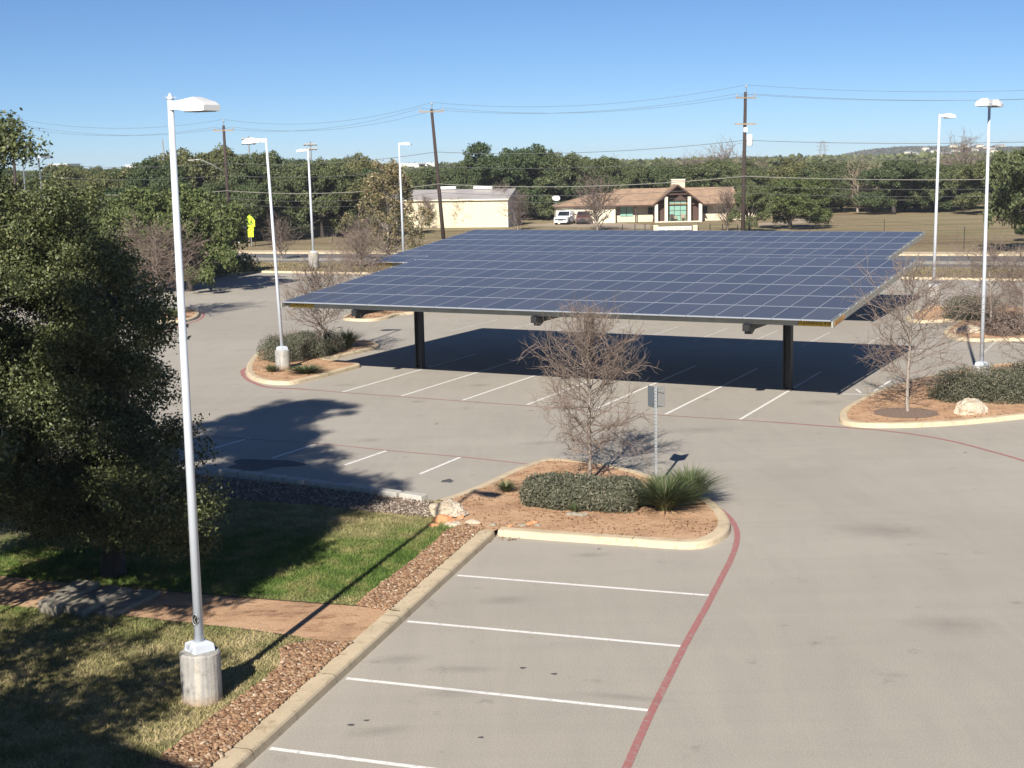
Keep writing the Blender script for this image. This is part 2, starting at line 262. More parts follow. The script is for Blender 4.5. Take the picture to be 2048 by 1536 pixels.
class MB:
    def __init__(s): s.v = []; s.f = []; s.m = []; s.mi = 0
    def add(s, vs, fs):
        b = len(s.v); s.v += [tuple(v) for v in vs]; s.f += [tuple(b + i for i in f) for f in fs]; s.m += [s.mi] * len(fs); return s
    def obox(s, c, u, v, w, hu, hv, hw, taper=1.0):
        c, u, v, w = Vector(c), Vector(u), Vector(v), Vector(w); P = []
        for k in (-1, 1):
            q = taper if k > 0 else 1
            for a, b_ in ((-1, -1), (1, -1), (1, 1), (-1, 1)): P.append(c + u * hu * a * q + v * hv * b_ * q + w * hw * k)
        return s.add(P, [(3, 2, 1, 0), (4, 5, 6, 7), (0, 1, 5, 4), (1, 2, 6, 5), (2, 3, 7, 6), (3, 0, 4, 7)])
    def box(s, x0, x1, y0, y1, z0, z1): return s.obox(((x0 + x1) / 2, (y0 + y1) / 2, (z0 + z1) / 2), (1, 0, 0), (0, 1, 0), (0, 0, 1), abs(x1 - x0) / 2, abs(y1 - y0) / 2, abs(z1 - z0) / 2)
    def tube(s, pts, rad, n=10, cap=True):
        pts = [Vector(p) for p in pts]; rad = rad if isinstance(rad, (list, tuple)) else [rad] * len(pts); rings = []; vs = []; fs = []
        for i, p in enumerate(pts):
            d = (pts[min(i + 1, len(pts) - 1)] - pts[max(i - 1, 0)]).normalized(); a = Vector((0, 0, 1)) if abs(d.z) < .9 else Vector((1, 0, 0))
            x = d.cross(a).normalized(); y = d.cross(x)
            for k in range(n): vs.append(p + (x * math.cos(2 * PI * k / n) + y * math.sin(2 * PI * k / n)) * rad[i])
        for i in range(len(pts) - 1):
            for k in range(n): fs.append((i * n + k, (i + 1) * n + k, (i + 1) * n + (k + 1) % n, i * n + (k + 1) % n))
        if cap: fs += [tuple(range(n)), tuple(reversed(range((len(pts) - 1) * n, len(pts) * n)))]
        return s.add(vs, fs)
    def poly(s, pts, z0, z1=None):
        P = [Vector((p[0], p[1], 0)) for p in pts]; tri = geometry.tessellate_polygon([P]); n = len(P)
        ar = sum(P[i].x * P[(i + 1) % n].y - P[(i + 1) % n].x * P[i].y for i in range(n))
        if z1 is None: return s.add([(p.x, p.y, z0) for p in P], [tuple(t) if _up(P, t) else tuple(reversed(t)) for t in tri])
        vs = [(p.x, p.y, z0) for p in P] + [(p.x, p.y, z1) for p in P]; fs = []
        for t in tri:
            t = tuple(t) if _up(P, t) else tuple(reversed(t)); fs.append(tuple(i + n for i in t)); fs.append(tuple(reversed(t)))
        for i in range(n):
            j = (i + 1) % n; fs.append((i, j, j + n, i + n) if ar > 0 else (j, i, i + n, j + n))
        return s.add(vs, fs)
    def build(s, name, mats, parent=None, smooth=False, org=None, bevel=0):
        mats = mats if isinstance(mats, list) else [mats]
        o_ = ORG[parent.name] if parent is not None else Vector(org or (0, 0, 0))
        me = bpy.data.meshes.new(name); me.from_pydata([(v[0] - o_.x, v[1] - o_.y, v[2] - o_.z) for v in s.v], [], s.f)
        for m in mats: me.materials.append(m)
        me.polygons.foreach_set('material_index', s.m)
        if smooth: me.polygons.foreach_set('use_smooth', [len(f) < 6 for f in s.f])
        me.update(); o = link(name, me, parent, o_)
        if bevel:
            md = o.modifiers.new('bevel', 'BEVEL'); md.width = bevel; md.segments = 2; md.limit_method = 'ANGLE'
        return o
def _up(P, t):
    a, b, c = (P[i] for i in t); return ((b - a).cross(c - a)).z > 0
def struct(name, mb, mat): return tag(mb.build(name, mat), kind='structure')
def smoothline(pts, n=6, closed=False):
    pts = [Vector(p) for p in pts]; out = []; N = len(pts)
    for i in range(N if closed else N - 1):
        if closed: p0, p1, p2, p3 = pts[(i - 1) % N], pts[i], pts[(i + 1) % N], pts[(i + 2) % N]
        else: p0, p1, p2, p3 = pts[max(i - 1, 0)], pts[i], pts[i + 1], pts[min(i + 2, N - 1)]
        # straight parts stay straight: long spans use few points
        for k in range(n):
            t = k / n
            t01 = max(1e-3, (p1 - p0).length ** .5); t12 = max(1e-3, (p2 - p1).length ** .5); t23 = max(1e-3, (p3 - p2).length ** .5)
            m1 = (p2 - p1) + t12 * ((p1 - p0) / t01 - (p2 - p0) / (t01 + t12)) if (p1 - p0).length > 1e-4 else (p2 - p1)
            m2 = (p2 - p1) + t12 * ((p3 - p2) / t23 - (p3 - p1) / (t12 + t23)) if (p3 - p2).length > 1e-4 else (p2 - p1)
            out.append((2 * t**3 - 3 * t**2 + 1) * p1 + (t**3 - 2 * t**2 + t) * m1 + (-2 * t**3 + 3 * t**2) * p2 + (t**3 - t**2) * m2)
    if not closed: out.append(pts[-1])
    return out
def offset(pts, d, closed=False):     # to the left of travel for d > 0
    out = []; N = len(pts)
    for i, p in enumerate(pts):
        a = pts[(i - 1) % N] if closed or i > 0 else p; b = pts[(i + 1) % N] if closed or i < N - 1 else p
        t1 = (p - a); t2 = (b - p); t1.z = t2.z = 0
        t1 = t1.normalized() if t1.length > 1e-6 else t2.normalized(); t2 = t2.normalized() if t2.length > 1e-6 else t1
        n1 = Vector((-t1.y, t1.x, 0)); n2 = Vector((-t2.y, t2.x, 0)); n = (n1 + n2).normalized(); k = 1 / max(.5, n.dot(n1))
        out.append(Vector((p.x + n.x * d * k, p.y + n.y * d * k, p.z)))
    return out
def kerb(name, pts, side, mat, closed=False, hgt=.14, wid=.30, joint=3.1):
    """sweeps a rounded kerb along pts (its gutter line); side +1 puts the body to the left"""
    prof = [(0, -.02), (.025, hgt * .72), (.05, hgt * .92), (.09, hgt), (wid, hgt), (wid, -.02)]
    mb = MB(); rows = [offset(pts, d * side, closed) for d, z in prof]; N = len(pts); acc = 0
    for i in range(N if closed else N - 1):
        j = (i + 1) % N; L = (pts[j] - pts[i]).length
        # cut long segments so that expansion joints show as real gaps
        s0 = 0.0; 
        while s0 < L - 1e-6:
            s1 = min(L, s0 + (joint - acc)); end = s1 < L - 1e-6
            g = .014 if end else 0
            q = []
            for k, (d, z) in enumerate(prof):
                a, b_ = rows[k][i], rows[k][j]; q.append(a.lerp(b_, s0 / L) + Vector((0, 0, z)))
            for k, (d, z) in enumerate(prof):
                a, b_ = rows[k][i], rows[k][j]; q.append(a.lerp(b_, (s1 - g) / L) + Vector((0, 0, z)))
            n = len(prof); fs = []
            for k in range(n - 1): fs.append((k, k + 1, n + k + 1, n + k) if side < 0 else (k, n + k, n + k + 1, k + 1))
            mb.add(q, fs)
            if end and g:
                q2 = [v + Vector((0, 0, -.02)) for v in q[n:]]; dirv = (pts[j] - pts[i]).normalized() * g
                mb.add(q2 + [v + dirv for v in q2], [(k, k + 1, n + k + 1, n + k) if side < 0 else (k, n + k, n + k + 1, k + 1) for k in range(n - 1)])
            acc = 0 if end else acc + (s1 - s0); s0 = s1
    return tag(mb.build(name, mat), kind='structure')
def strip(name, pts, wdt, z, mat):
    a = offset(pts, wdt / 2); b = offset(pts, -wdt / 2); mb = MB(); n = len(pts)
    mb.add([(p.x, p.y, z) for p in b] + [(p.x, p.y, z) for p in a], [(i, i + 1, n + i + 1, n + i) for i in range(n - 1)])
    return tag(mb.build(name, mat), kind='structure')
def PX(lst, z=0): return [G(x, y, z) for x, y in lst]
def inpoly(x, y, P):
    c = np.zeros(np.shape(x), bool); n = len(P); j = n - 1
    for i in range(n):
        xi, yi, xj, yj = P[i][0], P[i][1], P[j][0], P[j][1]
        c ^= ((yi > y) != (yj > y)) & (x < (xj - xi) * (y - yi) / ((yj - yi) or 1e-9) + xi); j = i
    return c
def leaf_arrays(P, N, size, rg, aspect=.5):
    n = len(P); t = rg.normal(size=(n, 3)); t -= N * (t * N).sum(1)[:, None]; t /= np.linalg.norm(t, axis=1)[:, None] + 1e-9; b = np.cross(N, t)
    s = size[:, None] if np.ndim(size) else size
    V = np.empty((n, 4, 3), np.float32); V[:, 0] = P - t * s * .5; V[:, 1] = P + b * s * aspect * .5; V[:, 2] = P + t * s * .5; V[:, 3] = P - b * s * aspect * .5
    return V.reshape(-1, 3), np.arange(4 * n, dtype=np.int32).reshape(n, 4)
def unit(a): return a / (np.linalg.norm(a, axis=1)[:, None] + 1e-9)
def clump_leaves(clumps, per, size, rg, jitter=.8, squash=.75, shell=.55):
    Ps, Ns = [], []
    for (c, r) in clumps:
        k = max(8, int(per * r * r)); d = unit(rg.normal(size=(k, 3))); rad = r * (shell + (1.08 - shell) * rg.random(k) ** .6)
        bumps = 1 + .22 * np.sin(d[:, 0] * 5 + c[0] * 3) * np.sin(d[:, 1] * 6 + c[1]) + .12 * np.sin(d[:, 2] * 11 + c[2] * 2)
        p = d * (rad * bumps)[:, None]; p[:, 2] *= squash; Ps.append(np.array(c) + p); Ns.append(unit(d + jitter * rg.normal(size=(k, 3)) + [0, 0, .35]))
    P = np.concatenate(Ps); N = np.concatenate(Ns); return leaf_arrays(P, N, size * (.6 + .8 * rg.random(len(P))), rg)
def seg_mesh(name, segs, mat, n=3):
    S = np.array([[*a, *b, r0, r1] for a, b, r0, r1 in segs], np.float32); a = S[:, :3]; b = S[:, 3:6]; d = unit(b - a); ref = np.where(np.abs(d[:, 2:3]) > .9, [[1, 0, 0]], [[0, 0, 1]]); x = unit(np.cross(d, ref)); y = np.cross(d, x)
    V = np.empty((len(S), 2 * n, 3), np.float32)
    for k in range(n):
        o = x * math.cos(2 * PI * k / n) + y * math.sin(2 * PI * k / n); V[:, k] = a + o * S[:, 6:7]; V[:, n + k] = b + o * S[:, 7:8]
    base = (np.arange(len(S)) * 2 * n)[:, None]
    Fc = np.concatenate([base + np.array([[k, (k + 1) % n, n + (k + 1) % n, n + k]]) for k in range(n)]); return np_mesh(name, V.reshape(-1, 3), Fc, mat, n > 4)
# ------------------------------------------------------------------ trees
OAKH = {}
def lobed(rg, lobes, sub, r0, r1, down=.35):
    """small leaf clumps over the surface of big lobes, so that light tops and dark gaps show"""
    cl = []
    for (c, r) in lobes:
        k = int(sub * r * r) + 5; d = unit(rg.normal(size=(k, 3))); d[:, 2] = np.where(d[:, 2] < -down, -d[:, 2], d[:, 2])
        for v in d: cl.append((tuple(np.array(c) + v * r * (.72 + .36 * rg.random()) * [1, 1, .8]), r0 + (r1 - r0) * rg.random()))
    return cl
def oak_variant(seed, R=4.6, H=8.2, nl=12, per=300, size=.27, mat='oakleaf', low=.26):
    rg = np.random.default_rng(seed); lobes = []
    for i in range(nl):
        a = i * 2.4 + rg.random() * .9; q = .82 * math.sqrt((i + .3) / nl); r = 1.25 + rg.random() * 1.0; top = math.sqrt(1 - q * q)
        z = H * (low + (.80 - low) * (.25 + .75 * rg.random()) * (.35 + .65 * top)); lobes.append(((R * q * math.cos(a), R * q * math.sin(a), max(r * .75, z)), r))
    for i in range(nl // 2):
        a = rg.random() * 6.28; lobes.append(((R * .8 * math.cos(a), R * .8 * math.sin(a), 1.0 + rg.random() * 1.4), 1.0 + .5 * rg.random()))
    cl = lobed(rg, lobes, 5.5, .38, .66)
    V, Fc = clump_leaves(cl, per, size, rg, .8, .8, .45); crown = np_mesh('crown', V, Fc, MAT[mat]); OAKH[crown.name] = float(np.percentile(V[:, 2], 99.7))
    segs = []; fork = Vector((rg.normal() * .2, rg.normal() * .2, H * .22)); segs.append(((0, 0, -.1), fork, .30, .22))
    for c, r in lobes:
        e = Vector(c); mid = fork.lerp(e, .5) + Vector((rg.normal() * .3, rg.normal() * .3, rg.normal() * .2 + .2)); segs.append((fork, mid, .13, .08)); segs.append((mid, e, .08, .03))
    return seg_mesh('trunk', segs, MAT['bark'], 6), crown
def place_tree(name, var, x, y, z=0, s=1, sz=None, rz=None, label='', group=None, cat='tree', rg=rnd):
    rz = rg.random() * 6.28 if rz is None else rz
    t = thing(name, (x, y, z), label, cat, group, rz); t.scale = (s, s, sz or s)
    for nm, me in zip(('trunk', 'crown'), var):
        o = bpy.data.objects.new(nm, me); col.objects.link(o); o.parent = t
    return t
def bare_variant(seed, H=4.8, spread=1.55, nlimb=44, trunk=.065, clear=.24, sub=8, subsub=4, ang=(35, 75), mat='twig', tw=1.0, flat=0, wander=.16):
    rg = random.Random(seed); tr = []; br = []
    def rv(s): return Vector((rg.gauss(0, s), rg.gauss(0, s), rg.gauss(0, s)))
    pts = [Vector((0, 0, -.05))]; n = 12
    for i in range(1, n + 1): pts.append(Vector((pts[-1].x + rg.gauss(0, .018 * H / 5), pts[-1].y + rg.gauss(0, .018 * H / 5), H * i / n * .97)))
    for i in range(n): tr.append((pts[i], pts[i + 1], trunk * (1 - i / n * .86), trunk * (1 - (i + 1) / n * .86)))
    def path(p, d, L, k, r0, r1, up, out):
        q = [p]; st = L / k
        for i in range(k):
            d = (d + rv(wander) + Vector((0, 0, up))).normalized(); q.append(q[-1] + d * st)
        for i in range(k): out.append((q[i], q[i + 1], r0 + (r1 - r0) * i / k, r0 + (r1 - r0) * (i + 1) / k))
        return q, d
    for i in range(nlimb):
        f = clear + (1 - clear) * (i + rg.random()) / nlimb; k = min(n - 1, int(f * n)); p = pts[k].lerp(pts[k + 1], f * n - k); az = i * 2.4 + rg.gauss(0, .4)
        prof = math.sin(PI * min(1, (f - clear) / (1 - clear) * .86 + .16)) ** .7; L = spread * (prof * .95 + .12) * rg.uniform(.75, 1.15)
        an = math.radians(rg.uniform(*ang)) * (1 - .45 * (f - clear)); d = Vector((math.cos(az) * math.sin(an), math.sin(az) * math.sin(an), math.cos(an)))
        q, _ = path(p, d, L * 1.12, 7, .020 * tw * (1.2 - f * .5), .006 * tw, .05 - flat, br)
        sb = max(3, int(sub * (.35 + .75 * prof)))
        for j in range(sb):
            m = 1 + (j + rg.random()) / sb * 5.9; a = int(m); pp = q[a].lerp(q[min(a + 1, 7)], m - a); dd = ((q[min(a + 1, 7)] - q[a]).normalized() + rv(.55)).normalized()
            q2, _ = path(pp, dd, L * rg.uniform(.25, .5), 4, .0085 * tw, .004 * tw, .06 - flat, br)
            for l in range(subsub):
                m2 = (l + rg.random()) / subsub * 3.9; a2 = int(m2); p3 = q2[a2].lerp(q2[a2 + 1], m2 - a2); d3 = ((q2[a2 + 1] - q2[a2]).normalized() + rv(.6)).normalized()
                path(p3, d3, L * rg.uniform(.1, .24), 2, .005 * tw, .003 * tw, .05, br)
    return seg_mesh('trunk', tr, MAT['greybark'], 8), seg_mesh('branches', br, MAT[mat], 3)
def bare_tree(name, var, x, y, z, s, rz, label, group='leafless trees planted around the car park', sz=None):
    t = thing(name, (x, y, z), label, 'tree', group, rz); t.scale = (s, s, sz or s)
    for nm, me in zip(('trunk', 'branches'), var):
        o = bpy.data.objects.new(nm, me); col.objects.link(o); o.parent = t
    return t
# ------------------------------------------------------------------ ground
def ground_mesh():
    mb = MB(); mb.add([(-4000, -300, -.03), (4000, -300, -.03), (4000, 6000, -.03), (-4000, 6000, -.03)], [(0, 1, 2, 3)]); return struct('ground', mb, MAT['field'])
ground_mesh()
def ext(a, b, xs):      # line through a and b extended to X values
    return [Vector((x, a.y + (b.y - a.y) * (x - a.x) / (b.x - a.x), 0)) for x in xs]
back = PX([(150, 580), (300, 568), (400, 557), (440, 551), (510, 545), (750, 549), (1200, 553), (1800, 558), (2100, 563)])
bl = back[0] + Vector((-45, -3, 0)); br_ = back[-1] + (back[-1] - back[-2]).normalized() * 60
back = [bl] + back + [br_]
mb = MB(); mb.poly([Vector((-75, -15, 0)), Vector((90, -15, 0)), Vector((90, br_.y, 0))] + list(reversed(back)) + [Vector((-75, bl.y, 0))], 0.0); struct('parking_lot', mb, MAT['asphalt'])
kerb('kerb', back, +1, MAT['kerb'], wid=.3)
near_a, near_b = G(500, 527), G(2048, 540); far_a, far_b = G(500, 507), G(2048, 512); wa, wb = G(500, 501, .1), G(2048, 504.5, .1)
nearL = ext(near_a, near_b, (-160, 160)); farL = ext(far_a, far_b, (-160, 160)); walkL = ext(wa, wb, (-160, 160))
mb = MB(); mb.poly([nearL[0], nearL[1], farL[1], farL[0]], -.006); struct('road', mb, MAT['road'])
mb = MB(); bi = offset(back, .3); nl = ext(near_a, near_b, (bl.x, br_.x)); mb.poly(bi + [nl[1] , nl[0]], .13); struct('grass_verge', mb, MAT['field'])
kerb('kerb', [nl[1], nl[0]], +1, MAT['greykerb'], wid=.22)
mb = MB(); mb.poly([farL[0], farL[1], walkL[1], walkL[0]], -.02, .12); struct('pavement', mb, MAT['kerb'])
cA, cB = G(500, 518), G(2048, 526.5); cl_ = ext(cA, cB, (-160, 160)); strip('road_marking', [cl_[0], cl_[1]], 3.4, .002, MAT['asphalt'])
# ------------------------------------------------------------------ foreground lawn, kerb, island
kA = PX([(492, 1536), (492, 1536), (601, 1434), (692, 1351), (756, 1291), (882, 1178), (962, 1101), (991, 1074)])
d0 = (kA[0] - kA[-1]).normalized(); kA = [kA[0] + d0 * 9] + kA[2:]
# straighten: fit the run to its end points
a0, a1 = kA[0], kA[-1]
kA = [a0.lerp(a1, t) for t in (0, .2, .4, .6, .8, 1)]
isl = PX([(995, 1073), (1100, 1081), (1260, 1092), (1385, 1099), (1419, 1094), (1453, 1077), (1463, 1058), (1456, 1040), (1441, 1023), (1414, 1003), (1330, 968), (1215, 937), (1130, 927), (1090, 927), (1062, 934), (1020, 950), (960, 978), (910, 998), (872, 1010)])
isl_s = [isl[0]] + smoothline(isl[1:], 5)
kerb('kerb', kA, +1, MAT['kerb'], wid=.36, hgt=.15)
kerb('kerb', isl_s, +1, MAT['kerb'], wid=.30, hgt=.15)
ZL = .13
lawn_in = offset(kA, .36)
isl_in = offset(isl_s, .30)
blocks_line = PX([(872, 1010), (820, 1004), (700, 989), (570, 974), (440, 960), (200, 930), (-200, 880), (-900, 800)])
lawnpoly = lawn_in + [isl_in[0]] + isl_in[1:] + [p + Vector((0, -.15, 0)) for p in blocks_line] + [Vector((-60, 45, 0)), Vector((-60, -14, 0)), Vector((lawn_in[0].x, -14, 0))]
mb = MB(); mb.poly(lawnpoly, ZL); struct('lawn', mb, MAT['lawn'])
# soil of the island
isl_soil = isl_in + PX([(880, 1022), (900, 1050), (935, 1062), (975, 1068)], ZL)
mb = MB(); mb.poly(isl_soil, ZL + .008); struct('island_soil', mb, MAT['soil'])
# gravel band beside the kerb
band_l1 = PX([(250, 1600), (327, 1514), (442, 1426), (530, 1363), (565, 1333), (560, 1300), (620, 1285), (706, 1290)], ZL)
k_at = lambda t: lawn_in[0].lerp(lawn_in[-1], t)
def near_k(p):
    a, b = lawn_in[0], lawn_in[-1]; d = b - a; t = max(0, min(1, (p - a).dot(d) / d.length_squared)); return a.lerp(b, t)
grav1 = band_l1 + [near_k(band_l1[-1]), near_k(band_l1[0])]
band_l2 = PX([(712, 1212), (745, 1185), (797, 1145), (830, 1120), (870, 1087), (892, 1064), (930, 1050), (965, 1062)], ZL)
grav2 = band_l2 + [near_k(band_l2[-1]), near_k(G(798, 1224, ZL))]
for g_ in (grav1, grav2):
    mb = MB(); mb.poly(g_, ZL + .004); struct('gravel_bed', mb, MAT['mulch'])
path = PX([(800, 1224), (716, 1213), (600, 1205), (470, 1195), (330, 1183), (150, 1168), (-120, 1140), (-600, 1100)], ZL); path_b = PX([(-600, 1180), (-120, 1205), (60, 1216), (226, 1230), (364, 1246), (505, 1262), (600, 1276), (706, 1290)], ZL)
pathpoly = path + path_b + [near_k(path_b[-1]), near_k(path[0])]
mb = MB(); mb.poly(pathpoly, ZL + .006); struct('dirt_path', mb, MAT['soil'])
strip('path_edging', path[:6], .035, ZL + .02, MAT['seam']); strip('path_edging', list(reversed(path_b[2:7])), .03, ZL + .018, MAT['seam'])
strip('lawn_edging', band_l1[1:5], .03, ZL + .02, MAT['seam']); strip('lawn_edging', band_l2[:6], .03, ZL + .02, MAT['seam'])
# pale gravel behind the block edging
gb = PX([(880, 1022), (860, 1036), (800, 1030), (720, 1022), (640, 1012), (480, 1002), (200, 975), (-200, 930)], ZL)
gravb = [p + Vector((0, -.3, 0)) for p in blocks_line[:7]] + list(reversed(gb))
gravb = [Vector((p.x, p.y, ZL)) for p in gravb]
mb = MB(); mb.poly(gravb, ZL + .004); struct('gravel_bed', mb, MAT['mulch'])
def stones(name, poly, n, smin, smax, mat, seed, label):
    rg = np.random.default_rng(seed); P = np.array([[p[0], p[1]] for p in poly]); lo, hi = P.min(0), P.max(0); hi[1] = min(hi[1], 48); lo[0] = max(lo[0], -14)
    xy = lo + (hi - lo) * rg.random((n * 6, 2)); xy = xy[inpoly(xy[:, 0], xy[:, 1], poly)][:n]; n = len(xy)
    # low-poly pebble: squashed jittered octa-dodeca (12 verts)
    ph = (1 + 5 ** .5) / 2; ico = np.array([(-1, ph, 0), (1, ph, 0), (-1, -ph, 0), (1, -ph, 0), (0, -1, ph), (0, 1, ph), (0, -1, -ph), (0, 1, -ph), (ph, 0, -1), (ph, 0, 1), (-ph, 0, -1), (-ph, 0, 1)]) / 1.9
    fc = np.array([(0, 11, 5), (0, 5, 1), (0, 1, 7), (0, 7, 10), (0, 10, 11), (1, 5, 9), (5, 11, 4), (11, 10, 2), (10, 7, 6), (7, 1, 8), (3, 9, 4), (3, 4, 2), (3, 2, 6), (3, 6, 8), (3, 8, 9), (4, 9, 5), (2, 4, 11), (6, 2, 10), (8, 6, 7), (9, 8, 1)])
    s = smin + (smax - smin) * rg.random(n) ** 2.2; V = ico[None] * (1 + .22 * rg.normal(size=(n, 12, 1))) * s[:, None, None] * .5
    V *= np.stack([.8 + .5 * rg.random(n), .8 + .5 * rg.random(n), .55 + .3 * rg.random(n)], 1)[:, None]
    a = rg.random(n) * 6.28; c, s_ = np.cos(a), np.sin(a); X = V[:, :, 0] * c[:, None] - V[:, :, 1] * s_[:, None]; Y = V[:, :, 0] * s_[:, None] + V[:, :, 1] * c[:, None]
    V[:, :, 0] = X + xy[:, :1]; V[:, :, 1] = Y + xy[:, 1:]; V[:, :, 2] += ZL + .01 + (s * .2)[:, None] + .02 * rg.random((n, 1))
    Fc = (fc[None] + 12 * np.arange(n)[:, None, None]).reshape(-1, 3)
    return tag(link(name, np_mesh(name, V.reshape(-1, 3), Fc, MAT[mat])), label, 'gravel', kind='stuff')
stones('river_gravel', grav1, 9500, .03, .095, 'gravel', 1, 'rust brown river stones between the lower lawn and the kerb')
stones('river_gravel', grav2, 8500, .03, .085, 'gravel', 2, 'rust brown river stones between the green lawn and the kerb')
stones('river_gravel', gravb, 9000, .03, .075, 'darkgravel', 3, 'grey river stones behind the row of edging blocks')
stones('loose_gravel', isl_soil, 160, .02, .05, 'gravel', 4, 'few loose pebbles scattered on the island soil')
# grass blades
def blades(name, poly, excl, n, h, mat, seed, label, z=ZL, w=.012, lo=None, hi=None, lean=.5):
    rg = np.random.default_rng(seed); P = np.array([[p[0], p[1]] for p in poly]); lo = np.array(lo) if lo else P.min(0); hi = np.array(hi) if hi else P.max(0)
    xy = lo + (hi - lo) * rg.random((int(n * 3), 2)); k = inpoly(xy[:, 0], xy[:, 1], poly)
    for e in excl: k &= ~inpoly(xy[:, 0], xy[:, 1], e)
    dens = np.array([mnoise.noise(Vector((x * .9, y * .9, seed))) for x, y in xy[:: 1]]) if n < 4e4 else np.sin(xy[:, 0] * 3.1 + np.sin(xy[:, 1] * 2.3)) * np.sin(xy[:, 1] * 2.7 + np.cos(xy[:, 0] * 1.9)) * .5
    k &= rg.random(len(xy)) < .75 + .5 * dens; xy = xy[k][:int(n)]; m = len(xy); a = rg.random(m) * 6.28
    H_ = h * (.5 + rg.random(m)); d = np.stack([np.cos(a), np.sin(a), np.zeros(m)], 1); b = np.concatenate([xy, np.full((m, 1), z)], 1); tip = b + np.stack([rg.normal(size=m) * lean * H_, rg.normal(size=m) * lean * H_, H_], 1)
    V = np.stack([b - d * w, b + d * w, tip], 1).reshape(-1, 3); return tag(link(name, np_mesh(name, V, np.arange(3 * m).reshape(m, 3), MAT[mat])), label, 'grass', kind='stuff')
blades('lawn_grass', lawnpoly, [pathpoly, grav1, grav2, gravb, isl_soil], 150000, .05, 'blade', 11, 'short lawn grass, green near the boulder and straw coloured by the lamp base', lo=(-11, 17), hi=(3, 37), w=.009, lean=.8)
vp = [Vector(p) for p in (bi + [nl[1], nl[0]])]
blades('verge_grass', vp, [], 26000, .16, 'dryblade', 12, 'dry tufted grass on the verge between car park and road', z=.13, w=.03, lo=(-32, 98), hi=(52, 135), lean=.5)
# ------------------------------------------------------------------ painted lines
ZP = .004
for (x0, y0, x1, y1) in ((540, 1497, 1190, 1580), (693, 1357, 1307, 1422), (815, 1243, 1366, 1293), (915, 1151, 1417, 1191)):
    strip('parking_line', [G(x0, y0), G(x1, y1)], .10, ZP, MAT['white'])
rl = smoothline(PX([(1395, 992), (1416, 1004), (1444, 1022), (1463, 1040), (1474, 1065), (1472, 1090), (1462, 1118), (1438, 1165), (1412, 1215), (1370, 1290), (1335, 1360), (1300, 1430), (1262, 1515), (1225, 1600)]), 6)
strip('fire_lane_line', rl, .125, ZP + .003, MAT['red'])
rl2 = smoothline(PX([(484, 742), (489, 754), (506, 765), (540, 775), (600, 778), (685, 785), (797, 793), (920, 802), (1045, 811), (1300, 829), (1540, 844), (1634, 851), (1741, 859), (1821, 868), (1901, 882), (1968, 899), (2048, 922), (2250, 1000)]), 6)
strip('fire_lane_line', [rl2[0] + Vector((.1, 1.6, 0))] + rl2[:26], .17, ZP + .003, MAT['red']); strip('fire_lane_line', rl2[25:61], .10, ZP + .003, MAT['redfade']); strip('fire_lane_line', rl2[60:], .11, ZP + .003, MAT['red'])
strip('fire_lane_line', PX([(100, 850), (400, 872), (560, 882), (680, 891), (775, 901), (915, 913), (992, 921), (1062, 929)]), .10, ZP, MAT['redfade'])
strip('fire_lane_line', smoothline(PX([(396, 622), (406, 627), (406, 633), (395, 641), (360, 652), (320, 668), (240, 700)]), 5), .16, ZP, MAT['red'])
for (x0, y0, x1, y1) in ((775, 901, 690, 930), (922, 914, 840, 948), (635, 887, 545, 916), (500, 876, 412, 901), (370, 866, 270, 893)):
    strip('parking_line', [G(x0, y0), G(x1, y1)], .10, ZP, MAT['white'])
# canopy frame of reference
AZ = math.radians(27.96); CUx = Vector((math.cos(AZ), -math.sin(AZ), 0)); CWx = Vector((math.sin(AZ), math.cos(AZ), 0))
lw = math.radians(25.3); lwd = Vector((math.sin(lw), math.cos(lw), 0)); lp = Vector((math.cos(lw), -math.sin(lw), 0))
bot = [(685, 784), (800, 792), (920, 801), (1048, 811), (1182, 820), (1325, 829), (1480, 839)]
P0, P1 = G(*bot[0]), G(*bot[-1]); stp = (P1 - P0) / 6
for i in range(7):
    p = P0 + stp * i; strip('parking_line', [p, p + lwd * 11.0], .10, ZP, MAT['white'])
for i in range(-2, 11):
    p = P0 + stp * i + lwd * 18.2; strip('parking_line', [p, p + lwd * 5.4], .085, ZP, MAT['faded'])
for i in range(-3, 12):
    p = P0 + stp * i + lwd * 30.5; strip('parking_line', [p, p + lwd * 10.5], .10, ZP, MAT['faded'])
strip('parking_line', [G(1685, 788), G(1735, 789)], .10, ZP, MAT['white']); strip('parking_line', [G(1712, 778), G(1722, 786)], .08, ZP + .001, MAT['white'])
strip('parking_line', [G(1749, 782), G(1783, 760)], .10, ZP, MAT['white'])
for (x0, y0, x1, y1) in ((480, 560, 555, 547), (530, 563, 600, 549), (1822, 583, 1860, 562), (1925, 585, 1965, 565), (1995, 588, 2030, 566)):
    strip('parking_line', [G(x0, y0), G(x1, y1)], .12, ZP, MAT['faded'])
def blob(name, cx, cy, rx, ry, mat, z=ZP, seed=0):
    rg = random.Random(seed); c = G(cx, cy); mb = MB(); ph = rg.random() * 6; pts = []
    for k in range(26):
        a = 2 * PI * k / 26; r = 1 + .18 * math.sin(3 * a + ph) + .12 * math.sin(5 * a + 2 * ph) + rg.uniform(-.05, .05); pts.append(Vector((c.x + rx * r * math.cos(a), c.y + ry * r * math.sin(a), 0)))
    mb.poly(pts, z); return struct(name, mb, mat)
blob('asphalt_patch', 525, 929, 1.0, .75, MAT['patch'], ZP - .001, 3); blob('oil_stain', 895, 962, .16, .2, MAT['stain'], ZP, 5)
for i, (x, y, r) in enumerate(((1108, 1348, .06), (1046, 1336, .06), (702, 1450, .06), (733, 1441, .05), (962, 1475, .045), (1198, 1098, .05), (873, 848, .07), (1930, 905, .05))): blob('oil_stain', x, y, r * .9, r * .7, MAT['stain'], ZP, 20 + i)
